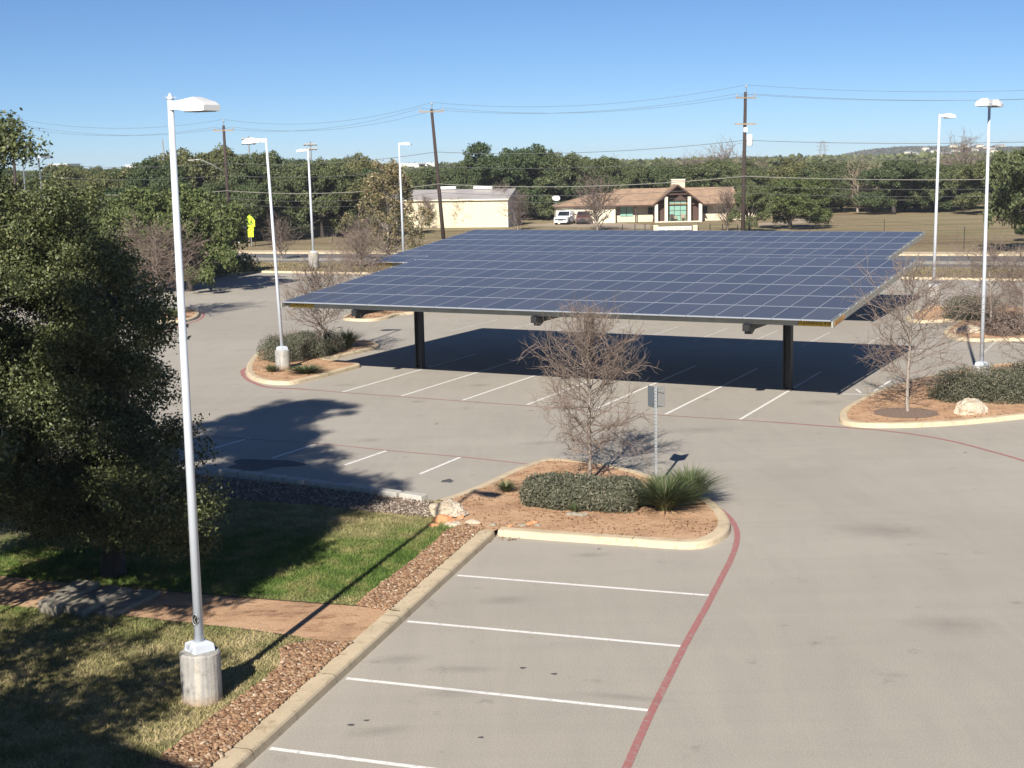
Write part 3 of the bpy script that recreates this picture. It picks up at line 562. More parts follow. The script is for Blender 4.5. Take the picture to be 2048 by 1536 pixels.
def smudge_mat():
    m, t, b = new_mat('soft_smudge'); tc = t.nodes.new('ShaderNodeTexCoord'); ln = t.nodes.new('ShaderNodeVectorMath'); ln.operation = 'LENGTH'; t.links.new(tc.outputs['Object'], ln.inputs[0])
    n = noise(t, tc.outputs['Object'], 2.5, 6, .7); ad = t.nodes.new('ShaderNodeMath'); ad.operation = 'MULTIPLY_ADD'; t.links.new(n, ad.inputs[0]); ad.inputs[1].default_value = 1.1; t.links.new(ln.outputs['Value'], ad.inputs[2])
    mr = t.nodes.new('ShaderNodeMapRange'); t.links.new(ad.outputs[0], mr.inputs[0]); mr.inputs[1].default_value = .55; mr.inputs[2].default_value = 1.35; mr.inputs[3].default_value = .15; mr.inputs[4].default_value = 0
    b.inputs['Base Color'].default_value = (.13, .12, .11, 1); b.inputs['Roughness'].default_value = .7; t.links.new(mr.outputs[0], b.inputs['Alpha']); return m
MAT['smudge'] = smudge_mat()
for i, (x, y, rx, ry, rot) in enumerate(((800, 1318, .75, .35, .1), (930, 1338, .9, .25, -.1), (760, 1462, .7, .3, .2), (905, 1385, .8, .3, 0), (1010, 1200, .8, .4, .1), (1180, 1110, .7, .3, 0), (1260, 1395, 1.2, .2, -.3), (740, 880, .6, .5, .3), (1090, 885, 1.4, .4, .2), (1240, 905, 1.5, .3, .2), (1640, 805, 1.3, .8, 0), (690, 770, .8, .5, 0), (960, 770, .7, .6, .3), (1400, 860, 2.0, .8, .1), (1760, 1060, 1.6, .9, -.5), (1900, 1250, 1.2, .8, -.35))):
    p = G(x, y, ZP + .001 + .0004 * i); me = bpy.data.meshes.new('oil_stain'); me.from_pydata([(-1.3, -1.3, 0), (1.3, -1.3, 0), (1.3, 1.3, 0), (-1.3, 1.3, 0)], [], [(0, 1, 2, 3)]); me.materials.append(MAT['smudge']); o = bpy.data.objects.new('oil_stain', me); col.objects.link(o); o.location = p; o.scale = (rx, ry, 1); o.rotation_euler = (0, 0, rot); o['kind'] = 'structure'
MAT['litter'] = leafy('dry_leaf_litter', leaf_fn([(0, (.10, .05, .025)), (.6, (.22, .12, .06)), (1, (.40, .26, .15))]), .1, .8, .1)
def litter(poly, n, size, z, seed, label, bias=None):
    rg = np.random.default_rng(seed); P = np.array([[p[0], p[1]] for p in poly]); lo, hi = P.min(0), P.max(0); xy = lo + (hi - lo) * rg.random((n * 5, 2)); k = inpoly(xy[:, 0], xy[:, 1], poly)
    k &= rg.random(len(xy)) < .25 + .75 * (np.sin(xy[:, 0] * 2.1 + 1.3 * np.sin(xy[:, 1] * 1.7)) * np.sin(xy[:, 1] * 2.9 + xy[:, 0]) > .1); xy = xy[k][:n]; N = unit(rg.normal(size=(len(xy), 3)) * .35 + [0, 0, 1]); Pz = np.concatenate([xy, z + .012 + .01 * rg.random((len(xy), 1))], 1)
    V, Fc = leaf_arrays(Pz, N, size * (.5 + rg.random(len(xy))), rg, .6); return tag(link('leaf_litter', np_mesh('leaf_litter', V, Fc, MAT['litter'])), label, 'leaf litter', kind='stuff')
litter(isl_soil, 2600, .045, ZL + .008, 3, 'brown leaf litter drifted over the island soil')
litter(PX([(985, 1069), (1040, 1076), (1030, 1083), (990, 1080), (960, 1104), (952, 1100)]), 240, .05, ZP, 4, 'dry leaves caught in the kerb corner')
# ------------------------------------------------------------------ other islands
def island(kpx, label_kind, hgt=.14, closed=True, n=5):
    pts = smoothline(PX(kpx), n, closed) if n > 1 else PX(kpx)
    ar = sum(pts[i].x * pts[(i + 1) % len(pts)].y - pts[(i + 1) % len(pts)].x * pts[i].y for i in range(len(pts)))
    if ar < 0: pts.reverse()
    kerb('kerb', pts, +1, MAT['kerb'], True, hgt, .26); ins = offset(pts, .25, True); mb = MB(); mb.poly(ins, hgt - .005); struct('island_soil', mb, MAT['soil']); litter(ins, 900, .06, hgt - .005, len(kpx), 'brown leaf litter on the soil of ' + label_kind); return ins
i1 = island([(492, 741), (497, 755), (512, 763), (540, 769), (580, 770), (620, 762), (700, 741), (722, 734), (700, 728), (652, 723), (690, 714), (740, 702), (757, 697), (757, 691), (742, 686), (700, 684), (640, 686), (570, 692), (525, 703), (503, 720)], 'the lane island with the clipped hedge')
i2 = island([(690, 641), (740, 643), (772, 639), (800, 631), (830, 628), (860, 622), (800, 619), (740, 622), (700, 630)], 'the island between the canopy ends')
i3 = island([(230, 642), (300, 645), (360, 646), (386, 641), (399, 633), (397, 626), (384, 622), (320, 624), (230, 628)], 'the far left island')
i4 = island([(1677, 838), (1684, 849), (1710, 854), (1745, 856), (1800, 856), (1880, 853), (1950, 848), (2048, 838), (2250, 820), (2250, 740), (2048, 730), (1975, 736), (1900, 748), (1830, 764), (1760, 784), (1700, 814), (1682, 826)], 'the island with the big cream boulder')
i5 = island([(1886, 668), (1893, 674), (1920, 681), (1960, 684), (2048, 682), (2150, 680), (2150, 652), (2048, 648), (1990, 640), (1930, 642), (1900, 655)], 'the island with the low boulder')
i6 = island([(1812, 640), (1835, 646), (1870, 646), (1920, 642), (1990, 640), (2060, 636), (2150, 630), (2150, 615), (2050, 617), (1960, 616), (1890, 616), (1850, 620), (1825, 629)], 'the island with the mottled lamp base')
# ------------------------------------------------------------------ solar canopies
def panel_mesh():
    pw, pl, t = .985, 2.03, .04; mb = MB()
    mb.mi = 0; mb.add([(-pw / 2 + .018, -pl / 2 + .018, .002), (pw / 2 - .018, -pl / 2 + .018, .002), (pw / 2 - .018, pl / 2 - .018, .002), (-pw / 2 + .018, pl / 2 - .018, .002)], [(0, 1, 2, 3)])
    mb.mi = 1
    for sx in (-1, 1): mb.box(sx * pw / 2 - sx * .018, sx * pw / 2, -pl / 2, pl / 2, -t, .004)
    for sy in (-1, 1): mb.box(-pw / 2 + .018, pw / 2 - .018, sy * pl / 2 - sy * .034, sy * pl / 2, -t, .004)
    mb.mi = 2; mb.add([(-pw / 2 + .018, -pl / 2 + .018, -.02), (pw / 2 - .018, -pl / 2 + .018, -.02), (pw / 2 - .018, pl / 2 - .018, -.02), (-pw / 2 + .018, pl / 2 - .018, -.02)], [(3, 2, 1, 0)])
    me = bpy.data.meshes.new('solar_panel'); me.from_pydata(mb.v, [], mb.f)
    for m in (MAT['cell'], MAT['frame'], MAT['dark']): me.materials.append(m)
    me.polygons.foreach_set('material_index', mb.m); me.update(); return me
PANEL = panel_mesh()
def lettering(text, size, origin, xdir, zdir, parent, mat, name='lettering'):
    cu = bpy.data.curves.new('t', 'FONT'); cu.body = text; cu.size = size; cu.align_x = 'CENTER'; cu.align_y = 'CENTER'; cu.extrude = .002
    to = bpy.data.objects.new('t', cu); col.objects.link(to); dg = bpy.context.evaluated_depsgraph_get(); me = bpy.data.meshes.new_from_object(to.evaluated_get(dg)); bpy.data.objects.remove(to)
    me.materials.clear(); me.materials.append(mat); o = bpy.data.objects.new(name, me); col.objects.link(o); o.parent = parent; ORG[o.name] = ORG[parent.name]
    x = Vector(xdir).normalized(); y = Vector(zdir).normalized(); n = x.cross(y); R = Matrix((x, y, n)).transposed().to_4x4(); R.translation = Vector(origin) - ORG[parent.name]; o.matrix_local = R; return o
def canopy(fr, az, nu, nv, Lu, Dv, rise, label, girders, signs=True):
    U = Vector((math.cos(az), -math.sin(az), 0)); Wd = Vector((math.sin(az), math.cos(az), 0)); S = (Wd * Dv + Vector((0, 0, rise))).normalized(); Nn = U.cross(S); SL = math.hypot(Dv, rise)
    fr = Vector(fr); fl = fr - U * Lu; root = thing('solar_canopy', (fr.x, fr.y, 0), label, 'solar canopy', 'solar panel canopies over the parking bays')
    R = Matrix((U, S, Nn)).transposed().to_4x4(); pu, pv = Lu / nu, SL / nv; cells = []
    for i in range(nu):
        for j in range(nv):
            c = fl + U * (pu * (i + .5)) + S * (pv * (j + .5)); cells.append((c.length, c))
    cells.sort(key=lambda q: q[0]); sx, sy = pu / 1.0, pv / 2.05
    for k, (d, c) in enumerate(cells[:100]):
        o = bpy.data.objects.new('solar_panel', PANEL); col.objects.link(o); o.parent = root; Mx = R @ Matrix.Diagonal((sx, sy, 1, 1)); Mx.translation = c - ORG[root.name]; o.matrix_local = Mx
    if len(cells) > 100:
        mb = MB()
        src = [Vector(v.co) for v in PANEL.vertices]
        R3 = R.to_3x3()
        # keeps panel-local coordinates for the cell grid: one mesh laid out in the canopy plane
        me = bpy.data.meshes.new('solar_panels'); vs = []; fs = []; mi = []
        for d, c in cells[100:]:
            l = c - fl; a, b_ = l.dot(U), l.dot(S); base = len(vs)
            a = round(a / pu - .5) * pu + pu / 2; 
            for v in src: vs.append((a + v.x * sx, b_ + v.y * sy, v.z))
            for p in PANEL.polygons: fs.append([base + q for q in p.vertices]); mi.append(p.material_index)
        me.from_pydata(vs, [], fs)
        for m in (MAT['cell'], MAT['frame'], MAT['dark']): me.materials.append(m)
        me.polygons.foreach_set('material_index', mi); me.update(); o = bpy.data.objects.new('solar_panels', me); col.objects.link(o); o.parent = root; o['kind'] = 'stuff'; Mx = R.copy(); Mx.translation = fl - ORG[root.name]; o.matrix_local = Mx
    # fascia boxes just below the panel plane (butted end to end)
    fh = .10; rec = .45; dn = -Vector((0, 0, 1)); rear = S * SL
    mb = MB(); mb.obox(fl + U * Lu / 2 + Wd * rec + dn * (fh + .05), U, Wd, Vector((0, 0, 1)), Lu / 2 + .02, .04, fh); mb.build('front_fascia', MAT['galv'], root)
    mb = MB(); mb.obox(fl + rear + U * Lu / 2 - Wd * .05 + dn * (fh + .055), U, Wd, Vector((0, 0, 1)), Lu / 2 + .02, .04, fh); mb.build('rear_fascia', MAT['galv'], root)
    for sgn, b0 in ((1, fr), (-1, fl)):
        mb = MB(); c = b0 + U * .05 * sgn + S * SL / 2 + dn * (fh + .03); mb.obox(c, U, S, Vector((0, 0, 1)), .03, SL / 2, fh); mb.build('side_fascia', MAT['galv'], root)
        for k in range(nv * 2):      # panel clamps along the edge
            mb = MB(); 
    mb = MB()
    for sgn, b0 in ((1, fr), (-1, fl)):
        for k in range(1, nv * 2): mb.obox(b0 + U * .05 * sgn + S * (SL * k / (nv * 2)) + Vector((0, 0, .0)), U, S, Nn, .03, .05, .02)
    mb.build('edge_clamps', MAT['zinc'], root)
    # purlins
    for k in range(nv + 1):
        if k in (0, nv): continue
        mb = MB(); c = fl + U * Lu / 2 + S * (pv * k) - Nn * .17; mb.obox(c, U, S, Nn, Lu / 2 - .02, .04, .11); mb.build('purlin', MAT['dark'], root)
    for g in girders:
        b0 = fr - U * g; top = b0 - Nn * .29
        # tapered cantilever girder: deep over the post, shallow at the ends
        mb = MB(); P = []
        prof = [(.25, .22), (4.9, .62), (SL * .6, .5), (SL - .3, .22)]
        for s_, h_ in prof:
            for q in (-.11, .11):
                P.append(top + S * s_ + U * q); P.append(top + S * s_ + U * q - Vector((0, 0, h_)))
        fs = []
        for i in range(len(prof) - 1):
            a = 4 * i; b_ = a + 4; fs += [(a, a + 2, b_ + 2, b_), (a + 1, b_ + 1, b_ + 3, a + 3), (a, b_, b_ + 1, a + 1), (a + 2, a + 3, b_ + 3, b_ + 2)]
        fs += [(0, 1, 3, 2), (4 * len(prof) - 4, 4 * len(prof) - 2, 4 * len(prof) - 1, 4 * len(prof) - 3)]
        mb.add(P, fs); mb.build('girder', MAT['dark'], root)
        # front haunch plate hanging below the fascia
        mb = MB(); q0 = b0 + S * .5 + dn * .26; 
        for q in (-.12, .12): pass
        Pq = []
        for q in (-.13, .13):
            for s_, z_ in ((0, 0), (1.3, .05), (.9, -.12), (.06, -.40)): Pq.append(q0 + U * q + S * s_ + Vector((0, 0, z_)))
        mb.add(Pq, [(0, 1, 2, 3), (7, 6, 5, 4), (0, 4, 5, 1), (1, 5, 6, 2), (2, 6, 7, 3), (3, 7, 4, 0)]); mb.build('haunch_plate', MAT['dark'], root)
        pb = b0 + Wd * 4.95; ztop = fr.z + rise * 4.95 / Dv - .85
        mb = MB(); mb.box(pb.x - .0, pb.x + .0, pb.y, pb.y, 0, 1) if 0 else None
        mb.obox((pb.x, pb.y, ztop / 2), U, Wd, Vector((0, 0, 1)), .11, .02, ztop / 2); mb.obox((pb.x, pb.y, ztop / 2) + Vector((0, 0, 0)) + U * 0, U, Wd, Vector((0, 0, 1)), .11, .02, ztop / 2) if 0 else None
        for q in (-1, 1): mb.obox(Vector((pb.x, pb.y, ztop / 2)) + U * .13 * q, U, Wd, Vector((0, 0, 1)), .018, .14, ztop / 2)
        mb.build('post', MAT['dark'], root)
        mb = MB(); mb.obox((pb.x, pb.y, .03), U, Wd, Vector((0, 0, 1)), .2, .2, .02); mb.build('base_plate', MAT['dark'], root)
    if signs:
        for b0, s_ in ((fr - U * .62, 1), (fl + U * .62, 1)):
            mb = MB(); c = b0 + Wd * (rec - .05) + dn * (fh + .05); mb.obox(c, U, Wd, Vector((0, 0, 1)), .55, .006, fh - .005); s = mb.build('clearance_sign', MAT['yellow'], root)
            lettering("CLEARANCE 9'-0\"", .145, c - Wd * .009, U, (0, 0, 1), s, MAT['black'])
        mb = MB(); c = fr + U * .088 + S * .75 + dn * (fh + .03); mb.obox(c, U, S, Vector((0, 0, 1)), .004, .6, fh - .03); s = mb.build('clearance_sign', MAT['orange'], root); s['label'] = 'sun bleached orange clearance sign'
    return root
canopy((10.12, 45.62, 3.12), AZ, 22, 6, 21.4, 11.93, 1.12, 'dark blue solar panel canopy nearest the camera, on black posts behind the leafless tree', [2.9, 10.7, 18.3])
az2 = math.radians(27.2); fl2 = Vector((-7.75, 80.7, 2.92)); L2 = 27.7
canopy(tuple(fl2 + Vector((math.cos(az2), -math.sin(az2), 0)) * L2), az2, 27, 6, L2, 12.3, 1.16, 'solar panel canopy partly hidden behind the nearer canopy, in front of the road', [2.6, 10.5, 18.3])
# a third canopy stands behind the roadside oak and throws its shadow over the far corner of the lot
canopy((-22.2, 103.4, 3.1), math.radians(12), 14, 5, 14.0, 9.5, .6, 'solar panel canopy hidden behind the roadside oak at the far corner of the lot', [2.3, 9.0], False)
# ------------------------------------------------------------------ lamps
def lamp_head(root, top, az, sc_=1.0, hm_=None):
    d = Vector((math.sin(az), math.cos(az), 0)); n = Vector((d.y, -d.x, 0)); z = Vector((0, 0, 1)); p = Vector(top); s = sc_
    mb = MB(); mb.obox(p + d * .16 * s, d, n, z, .16 * s, .055 * s, .075 * s); mb.build('arm', MAT['lamp'], root)
    secs = [(.20, .10, -.07, .07, .08), (.36, .15, -.09, .085, .10), (.52, .21, -.11, .11, .08), (.60, .215, -.115, .12, .09), (.86, .205, -.115, .035, .17), (.92, .195, -.11, -.02, .19)]
    P = []; fs = []
    for (x, hw, z0, z1, tw) in secs:
        zm = z0 + .085; c = p + d * x * s; tw = min(tw, hw * .8)
        for (y_, z_) in ((-hw, z0), (hw, z0), (hw, zm), (tw, max(z1, zm)), (-tw, max(z1, zm)), (-hw, zm)): P.append(c + n * y_ * s + z * z_ * s)
    for i in range(len(secs) - 1):
        for k in range(6): fs.append((i * 6 + k, i * 6 + (k + 1) % 6, i * 6 + 6 + (k + 1) % 6, i * 6 + 6 + k))
    fs += [tuple(range(5, -1, -1)), tuple(range(len(P) - 6, len(P)))]
    h = MB().add(P, fs).build('lamp_head', hm_ or MAT['lamphead'], root)
    mb = MB(); mb.obox(p + d * .66 * s - z * .118 * s, d, n, z, .2 * s, .16 * s, .006 * s); mb.build('lens', MAT['lens'], h); return h
def lamp(x, y, z, H, heads, label, base=(.82, .31), lean=(0, 0), s=1.0, detail=False, tone='lamp', r0=.075, r1=.045):
    root = thing('street_lamp', (x, y, z), label, 'street lamp', 'white car park lamps'); bh, br = base; c = Vector((x, y, z))
    if bh:
        mb = MB(); n = 28; q = [(br, -.1), (br, bh - .025), (br - .025, bh)]; vs = []; fs = []
        for r, zz in q:
            for k in range(n): vs.append(c + Vector((r * math.cos(2 * PI * k / n), r * math.sin(2 * PI * k / n), zz)))
        for i in range(2):
            for k in range(n): fs.append((i * n + k, i * n + (k + 1) % n, (i + 1) * n + (k + 1) % n, (i + 1) * n + k))
        fs.append(tuple(range(2 * n, 3 * n))); mb.add(vs, fs); mb.build('concrete_base', MAT['polebase'], root, False)
        a = math.radians(40); u, v = Vector((math.cos(a), math.sin(a), 0)), Vector((-math.sin(a), math.cos(a), 0))
        mb = MB(); mb.obox(c + Vector((0, 0, bh + .062)), u, v, (0, 0, 1), .175, .175, .06, .93); mb.obox(c + Vector((0, 0, bh + .142)), u, v, (0, 0, 1), .162, .162, .018, .62); mb.build('base_cover', MAT[tone], root, bevel=.008)
    top = c + Vector((lean[0], lean[1], H)); b0 = c + Vector((0, 0, (bh or 0) + (.15 if bh else 0)))
    MB().tube([b0, b0.lerp(top, .5), top], [r0, (r0 + r1) / 2, r1], 20).build('pole', MAT[tone], root, True)
    if detail:
        MB().tube([top, top + Vector((0, 0, .02)), top + Vector((0, 0, .05)), top + Vector((0, 0, .09))], [.055, .055, .03, .012], 12).build('finial', MAT[tone], root, True)
        MB().tube([top + Vector((-.09, 0, .03)), top + Vector((.09, 0, .025))], .007, 6).build('photocell_bracket', MAT['zinc'], root)
        # open hand hole with its raised rim
        hz = b0.lerp(top, .045); dv = Vector((-.35, -.93, 0)).normalized(); nn = Vector((-dv.y, dv.x, 0)); cc = hz + dv * (r0 - .006)
        ring = [cc + nn * (.052 * math.cos(t)) + Vector((0, 0, .085 * math.sin(t))) + dv * (.018 - .35 * abs(.052 * math.cos(t)) ** 1.0 * .4) for t in [2 * PI * k / 20 for k in range(21)]]
        mb = MB(); mb.tube(ring, .008, 6); hr = mb.build('hand_hole_rim', MAT['zinc'], root, True)
        inner = [cc + dv * .012 + nn * (.05 * math.cos(t)) + Vector((0, 0, .083 * math.sin(t))) for t in [2 * PI * k / 20 for k in range(20)]]
        MB().add(inner, [tuple(range(20))]).build('hand_hole', MAT['hole'], hr)
        MB().tube([cc + dv * .014 + nn * .02 + Vector((0, 0, .05)), cc + dv * .03 + nn * -.01, cc + dv * .016 + nn * .012 + Vector((0, 0, -.06))], .008, 6).build('loose_wire', MAT['signback'], hr)
    for az in heads: lamp_head(root, top - Vector((0, 0, .09)), math.radians(az), s, None if tone == 'lamp' else MAT[tone])
    return root
b = G(405, 1400, ZL); lamp(b.x, b.y, ZL - .02, 9.17, [122], 'tall white lamp closest to the camera, on a stained concrete drum in the lawn', (.82, .31), (0.0, 0), .88, True)
b = G(566, 738, .13); lamp(b.x, b.y, .13, 9.25, [-84], 'white lamp on the kerbed island beside the clipped hedge, head pointing left over the lane', (.78, .30), (-.28, 0), 1.0)
b = G(628, 537, .13); lamp(b.x, b.y, .13, 9.4, [-78], 'white lamp on the grass verge with a whitewashed base', (1.25, .42), (-.1, 0), 1.0, r0=.11, r1=.07)
b = G(808, 535, .13); lamp(b.x, b.y, .13, 9.75, [100], 'white lamp rising behind the far canopy beside the tan leaved tree', (.8, .31), (-.1, 0), 1.05, r0=.10, r1=.06)
b = G(1962, 765, .13); lamp(b.x, b.y, .13, 9.95, [212, 32], 'white lamp with two back to back heads behind the juniper bed', (.6, .33), (0, 0), 1.15)
b = G(1866, 612, .13); lamp(b.x, b.y, .13, 10.2, [60], 'white lamp on a mottled concrete base between the far canopy and the dark bush', (1.05, .34), (.1, 0), 1.1, r0=.095, r1=.06)
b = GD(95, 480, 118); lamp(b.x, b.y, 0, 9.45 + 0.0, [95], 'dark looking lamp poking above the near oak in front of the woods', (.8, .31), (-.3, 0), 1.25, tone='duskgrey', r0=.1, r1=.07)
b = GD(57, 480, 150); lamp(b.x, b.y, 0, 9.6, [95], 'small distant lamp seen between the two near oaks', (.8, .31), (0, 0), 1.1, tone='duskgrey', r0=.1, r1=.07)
# ------------------------------------------------------------------ signs
b = G(1312, 966, ZL); root = thing('parking_sign', (b.x, b.y, ZL), 'grey backed sign on a perforated steel post in the island bushes', 'sign')
mb = MB(); mb.box(b.x - .03, b.x + .03, b.y - .03, b.y + .03, ZL - .1, 2.62); mb.build('post', MAT['zinc'], root)
mb = MB()
for k in range(24): mb.obox((b.x - .002, b.y - .0305, ZL + .5 + k * .085), (1, 0, 0), (0, 0, 1), (0, 1, 0), .011, .011, .002)
mb.build('post_holes', MAT['hole'], root)
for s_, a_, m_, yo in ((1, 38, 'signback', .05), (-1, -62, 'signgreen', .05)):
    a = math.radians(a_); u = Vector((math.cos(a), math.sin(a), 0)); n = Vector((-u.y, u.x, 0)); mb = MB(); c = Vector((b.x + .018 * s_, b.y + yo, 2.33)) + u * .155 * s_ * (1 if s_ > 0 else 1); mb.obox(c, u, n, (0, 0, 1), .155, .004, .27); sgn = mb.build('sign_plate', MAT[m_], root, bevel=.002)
for zz in (2.15, 2.5): MB().tube([(b.x - .05, b.y - .01, zz), (b.x + .2, b.y + .06, zz)], .008, 6).build('bracket', MAT['zinc'], root)
b = G(503, 493); root = thing('crossing_sign', (b.x, b.y, 0), 'bright yellow green crossing sign at the road edge by the woods', 'road sign')
MB().tube([(b.x + .04, b.y, 0), (b.x - .03, b.y, 2.85)], .05, 8).build('post', MAT['zinc'], root)
cx, y0 = b.x - .05, b.y - .08; mb = MB(); pent = [(-.53, 2.05), (.53, 2.05), (.53, 2.72), (0, 3.35), (-.53, 2.72)]
mb.add([(cx + x, y0, z) for x, z in pent] + [(cx + x, y0 + .02, z) for x, z in pent], [(0, 1, 2, 3, 4), (9, 8, 7, 6, 5)] + [(i, i + 5, (i + 1) % 5 + 5, (i + 1) % 5) for i in range(5)]); pp = mb.build('warning_plate', MAT['lime'], root)
mb = MB()
for q in (-.2, .17):
    mb.obox((cx + q, y0 - .006, 2.58), (1, 0, 0), (0, 0, 1), (0, 1, 0), .055, .16, .003); mb.tube([(cx + q, y0 - .004, 2.84), (cx + q, y0 - .010, 2.84)], .065, 10)
    mb.obox((cx + q - .06, y0 - .006, 2.32), (.95, 0, .3), (-.3, 0, .95), (0, 1, 0), .025, .13, .003); mb.obox((cx + q + .06, y0 - .006, 2.32), (.95, 0, -.3), (.3, 0, .95), (0, 1, 0), .025, .13, .003)
mb.build('pedestrian_symbol', MAT['black'], pp)
mb = MB(); mb.box(cx - .34, cx + .38, y0, y0 + .02, 1.62, 2.02); p2 = mb.build('upper_plaque', MAT['lime'], root)
mb = MB(); mb.box(cx - .26, cx + .34, y0, y0 + .02, .98, 1.58); p3 = mb.build('lower_plaque', MAT['lime'], root)
b = G(498, 493); mb = MB(); mb.tube([(b.x, b.y, -.1), (b.x - .03, b.y, .9), (b.x - .06, b.y, 1.15)], [.17, .16, .15], 12); tag(mb.build('timber_post', MAT['paleflank'], org=(b.x, b.y, 0)), 'short thick weathered timber post beside the crossing sign', 'post')
for i, (px_, lb) in enumerate(((476, 'left grey utility cabinet of the pair by the wire fence'), (483, 'narrower grey utility cabinet set against its twin by the wire fence'))):
    b = G(px_, 487 - i); h_ = 1.0; w_ = .24 - .05 * i; root = thing('utility_cabinet', (b.x, b.y, 0), lb, 'utility box', 'utility cabinets by the fence')
    mb = MB(); mb.box(b.x - w_, b.x + w_, b.y - .2, b.y + .2, 0, h_); mb.build('body', MAT['greenbox'], root, bevel=.02); mb = MB(); mb.box(b.x - w_ * .8, b.x + w_ * .8, b.y - .215, b.y - .2, .12, h_ * .9); mb.build('door', MAT['greenbox'], root)
# ------------------------------------------------------------------ boulders, blocks, slabs
def rock(name, x, y, z, rx, ry, rz_, seed, mat, label, rot=0, cat='boulder', group=None, rough=.28, org=True):
    import bmesh
    bm = bmesh.new(); bmesh.ops.create_icosphere(bm, subdivisions=4, radius=1)
    for v in bm.verts:
        p = v.co.copy(); n = mnoise.fractal(p * 1.3 + Vector((seed * 3.1, 0, 0)), 1, 2, 5); c = mnoise.cell(p * 1.7 + Vector((seed, seed, 0))); q = 1 + rough * n + .07 * (c - .5) + .05 * mnoise.noise(p * 6 + Vector((seed, 0, 0)))
        v.co = Vector((p.x * rx * q, p.y * ry * q, max(-.25, p.z) * rz_ * q))
    bm.normal_update(); me = bpy.data.meshes.new(name); bm.to_mesh(me); bm.free(); me.materials.append(MAT[mat])
    o = bpy.data.objects.new(name, me); col.objects.link(o); o.location = (x, y, z); o.rotation_euler = (0, 0, rot); ORG[o.name] = Vector((x, y, z)); return tag(o, label, cat, group)
b = G(895, 1037, ZL); rock('boulder', b.x, b.y + .2, ZL + .12, .42, .30, .27, 1, 'limestone', 'pitted cream boulder at the corner where kerb and edging blocks meet', .25)
b = G(888, 1042, ZL); rock('rock', b.x, b.y, ZL, .26, .2, .15, 2, 'redrock', 'bright orange rock under the pitted cream boulder', .1)
b = G(868, 1052, ZL); rock('rock', b.x, b.y, ZL - .01, .13, .11, .08, 3, 'redrock', 'small orange rock at the edge of the green lawn', .6)
b = G(920, 1036, ZL); rock('rock', b.x, b.y, ZL - .01, .10, .1, .1, 13, 'redrock', 'small orange rock leaning on the right of the pitted boulder', .6)
b = G(909, 1051, ZL); rock('rock', b.x, b.y, ZL - .01, .24, .16, .10, 4, 'limestone', 'flat cream rock in front of the orange rock', -.1)
b = G(944, 1046, ZL); rock('rock', b.x, b.y, ZL - .01, .20, .11, .09, 5, 'limestone', 'angular pale slab of rock beside the gravel end', -.3)
b = G(1942, 826, .13); rock('boulder', b.x, b.y, .13 + .05, .56, .42, .42, 6, 'limestone', 'large rounded cream boulder at the front of the juniper bed', .2, rough=.2)
b = G(1937, 666, .13); rock('boulder', b.x, b.y, .13 + .03, .68, .5, .36, 7, 'limestone', 'low cream boulder on the small island behind the two headed lamp', .3, rough=.2)
b = G(2040, 742, .13); rock('boulder', b.x, b.y, .13, .42, .35, .34, 8, 'limestone', 'cream boulder at the right picture edge behind the juniper', .9)
b = G(398, 545, .13); rock('boulder', b.x, b.y, .13, 1.1, .8, .75, 9, 'limestone', 'cream boulder beside the scrub at the far corner of the lot', .9); b = G(386, 531, .13); rock('boulder', b.x, b.y, .13, .9, .7, .8, 10, 'redrock', 'orange boulder behind the cream one at the far corner', .2)
for i, (x, y, r) in enumerate(((1150, 1031, .12), (1138, 1030, .08), (1163, 1032, .10), (1170, 1030, .08))):
    b = G(x, y, ZL); rock('stone', b.x, b.y, ZL + .01, r, r * .8, r * .6, 30 + i, 'slab', ['rounded grey stone in front of the middle of the hedge', 'small grey stone at the hedge foot, left of the rounded one', 'grey stone at the hedge foot just right of the rounded one', 'end stone of the row at the hedge foot'][i], cat='stone')
for i, (x, y) in enumerate(((1075, 1052), (1058, 1050), (1045, 1053), (1020, 1054), (985, 1052), (1068, 1047))):
    b = G(x, y, ZL); rock('cobble', b.x, b.y, ZL + .02, .06 + .02 * (i % 3), .06, .045, 50 + i, 'redrock' if i % 2 else 'slab', 'fist sized cobble lying on soil near the kerb corner', cat='stone', group='cobbles by the kerb corner')
bpos = [(852, 1012), (802, 1005), (752, 998), (707, 991.5), (662, 986), (617, 979.5), (572, 974), (528, 968), (483, 962)]
ordn = ['first', 'second', 'third', 'fourth', 'fifth', 'sixth', 'seventh', 'eighth', 'ninth']
import bmesh
for i in range(len(bpos)):
    p = G(*bpos[i]); q = G(*(bpos[i + 1] if i < 8 else (438, 956.5))); u = (q - p); L = u.length; u.normalize(); n = Vector((-u.y, u.x, 0)); c = p + u * L * .5
    mb = MB(); mb.obox((c.x, c.y, .13), u, n, (0, 0, 1), L * .47, .14, .145, .95); o = mb.build('edging_block', MAT['block'], org=(c.x, c.y, 0), bevel=.025); o.rotation_euler = (0, 0, rnd.uniform(-.03, .03)); tag(o, 'pale edging block, %s in the row counting from the pitted boulder' % ordn[i], 'edging block', 'edging blocks between lot and lawn')
for i, (pp4, lb) in enumerate(((((75, 1202), (155, 1158), (200, 1162), (112, 1212)), 'upper limestone step slab under the oak'), (((124, 1210), (218, 1169), (264, 1175), (165, 1221)), 'middle limestone step slab on the dirt path'), (((187, 1222), (280, 1176), (322, 1181), (230, 1228)), 'lowest limestone step slab, nearest the lamp post'))):
    z1 = ZL + .22 - .07 * i; P = [G(x, y, z1) for x, y in pp4]; c = sum(P, Vector()) / 4; mb = MB(); mb.poly(P, ZL - .02, z1); tag(mb.build('stone_step', MAT['slab'], org=(c.x, c.y, ZL), bevel=.02), lb, 'step', 'stone steps on the dirt path')
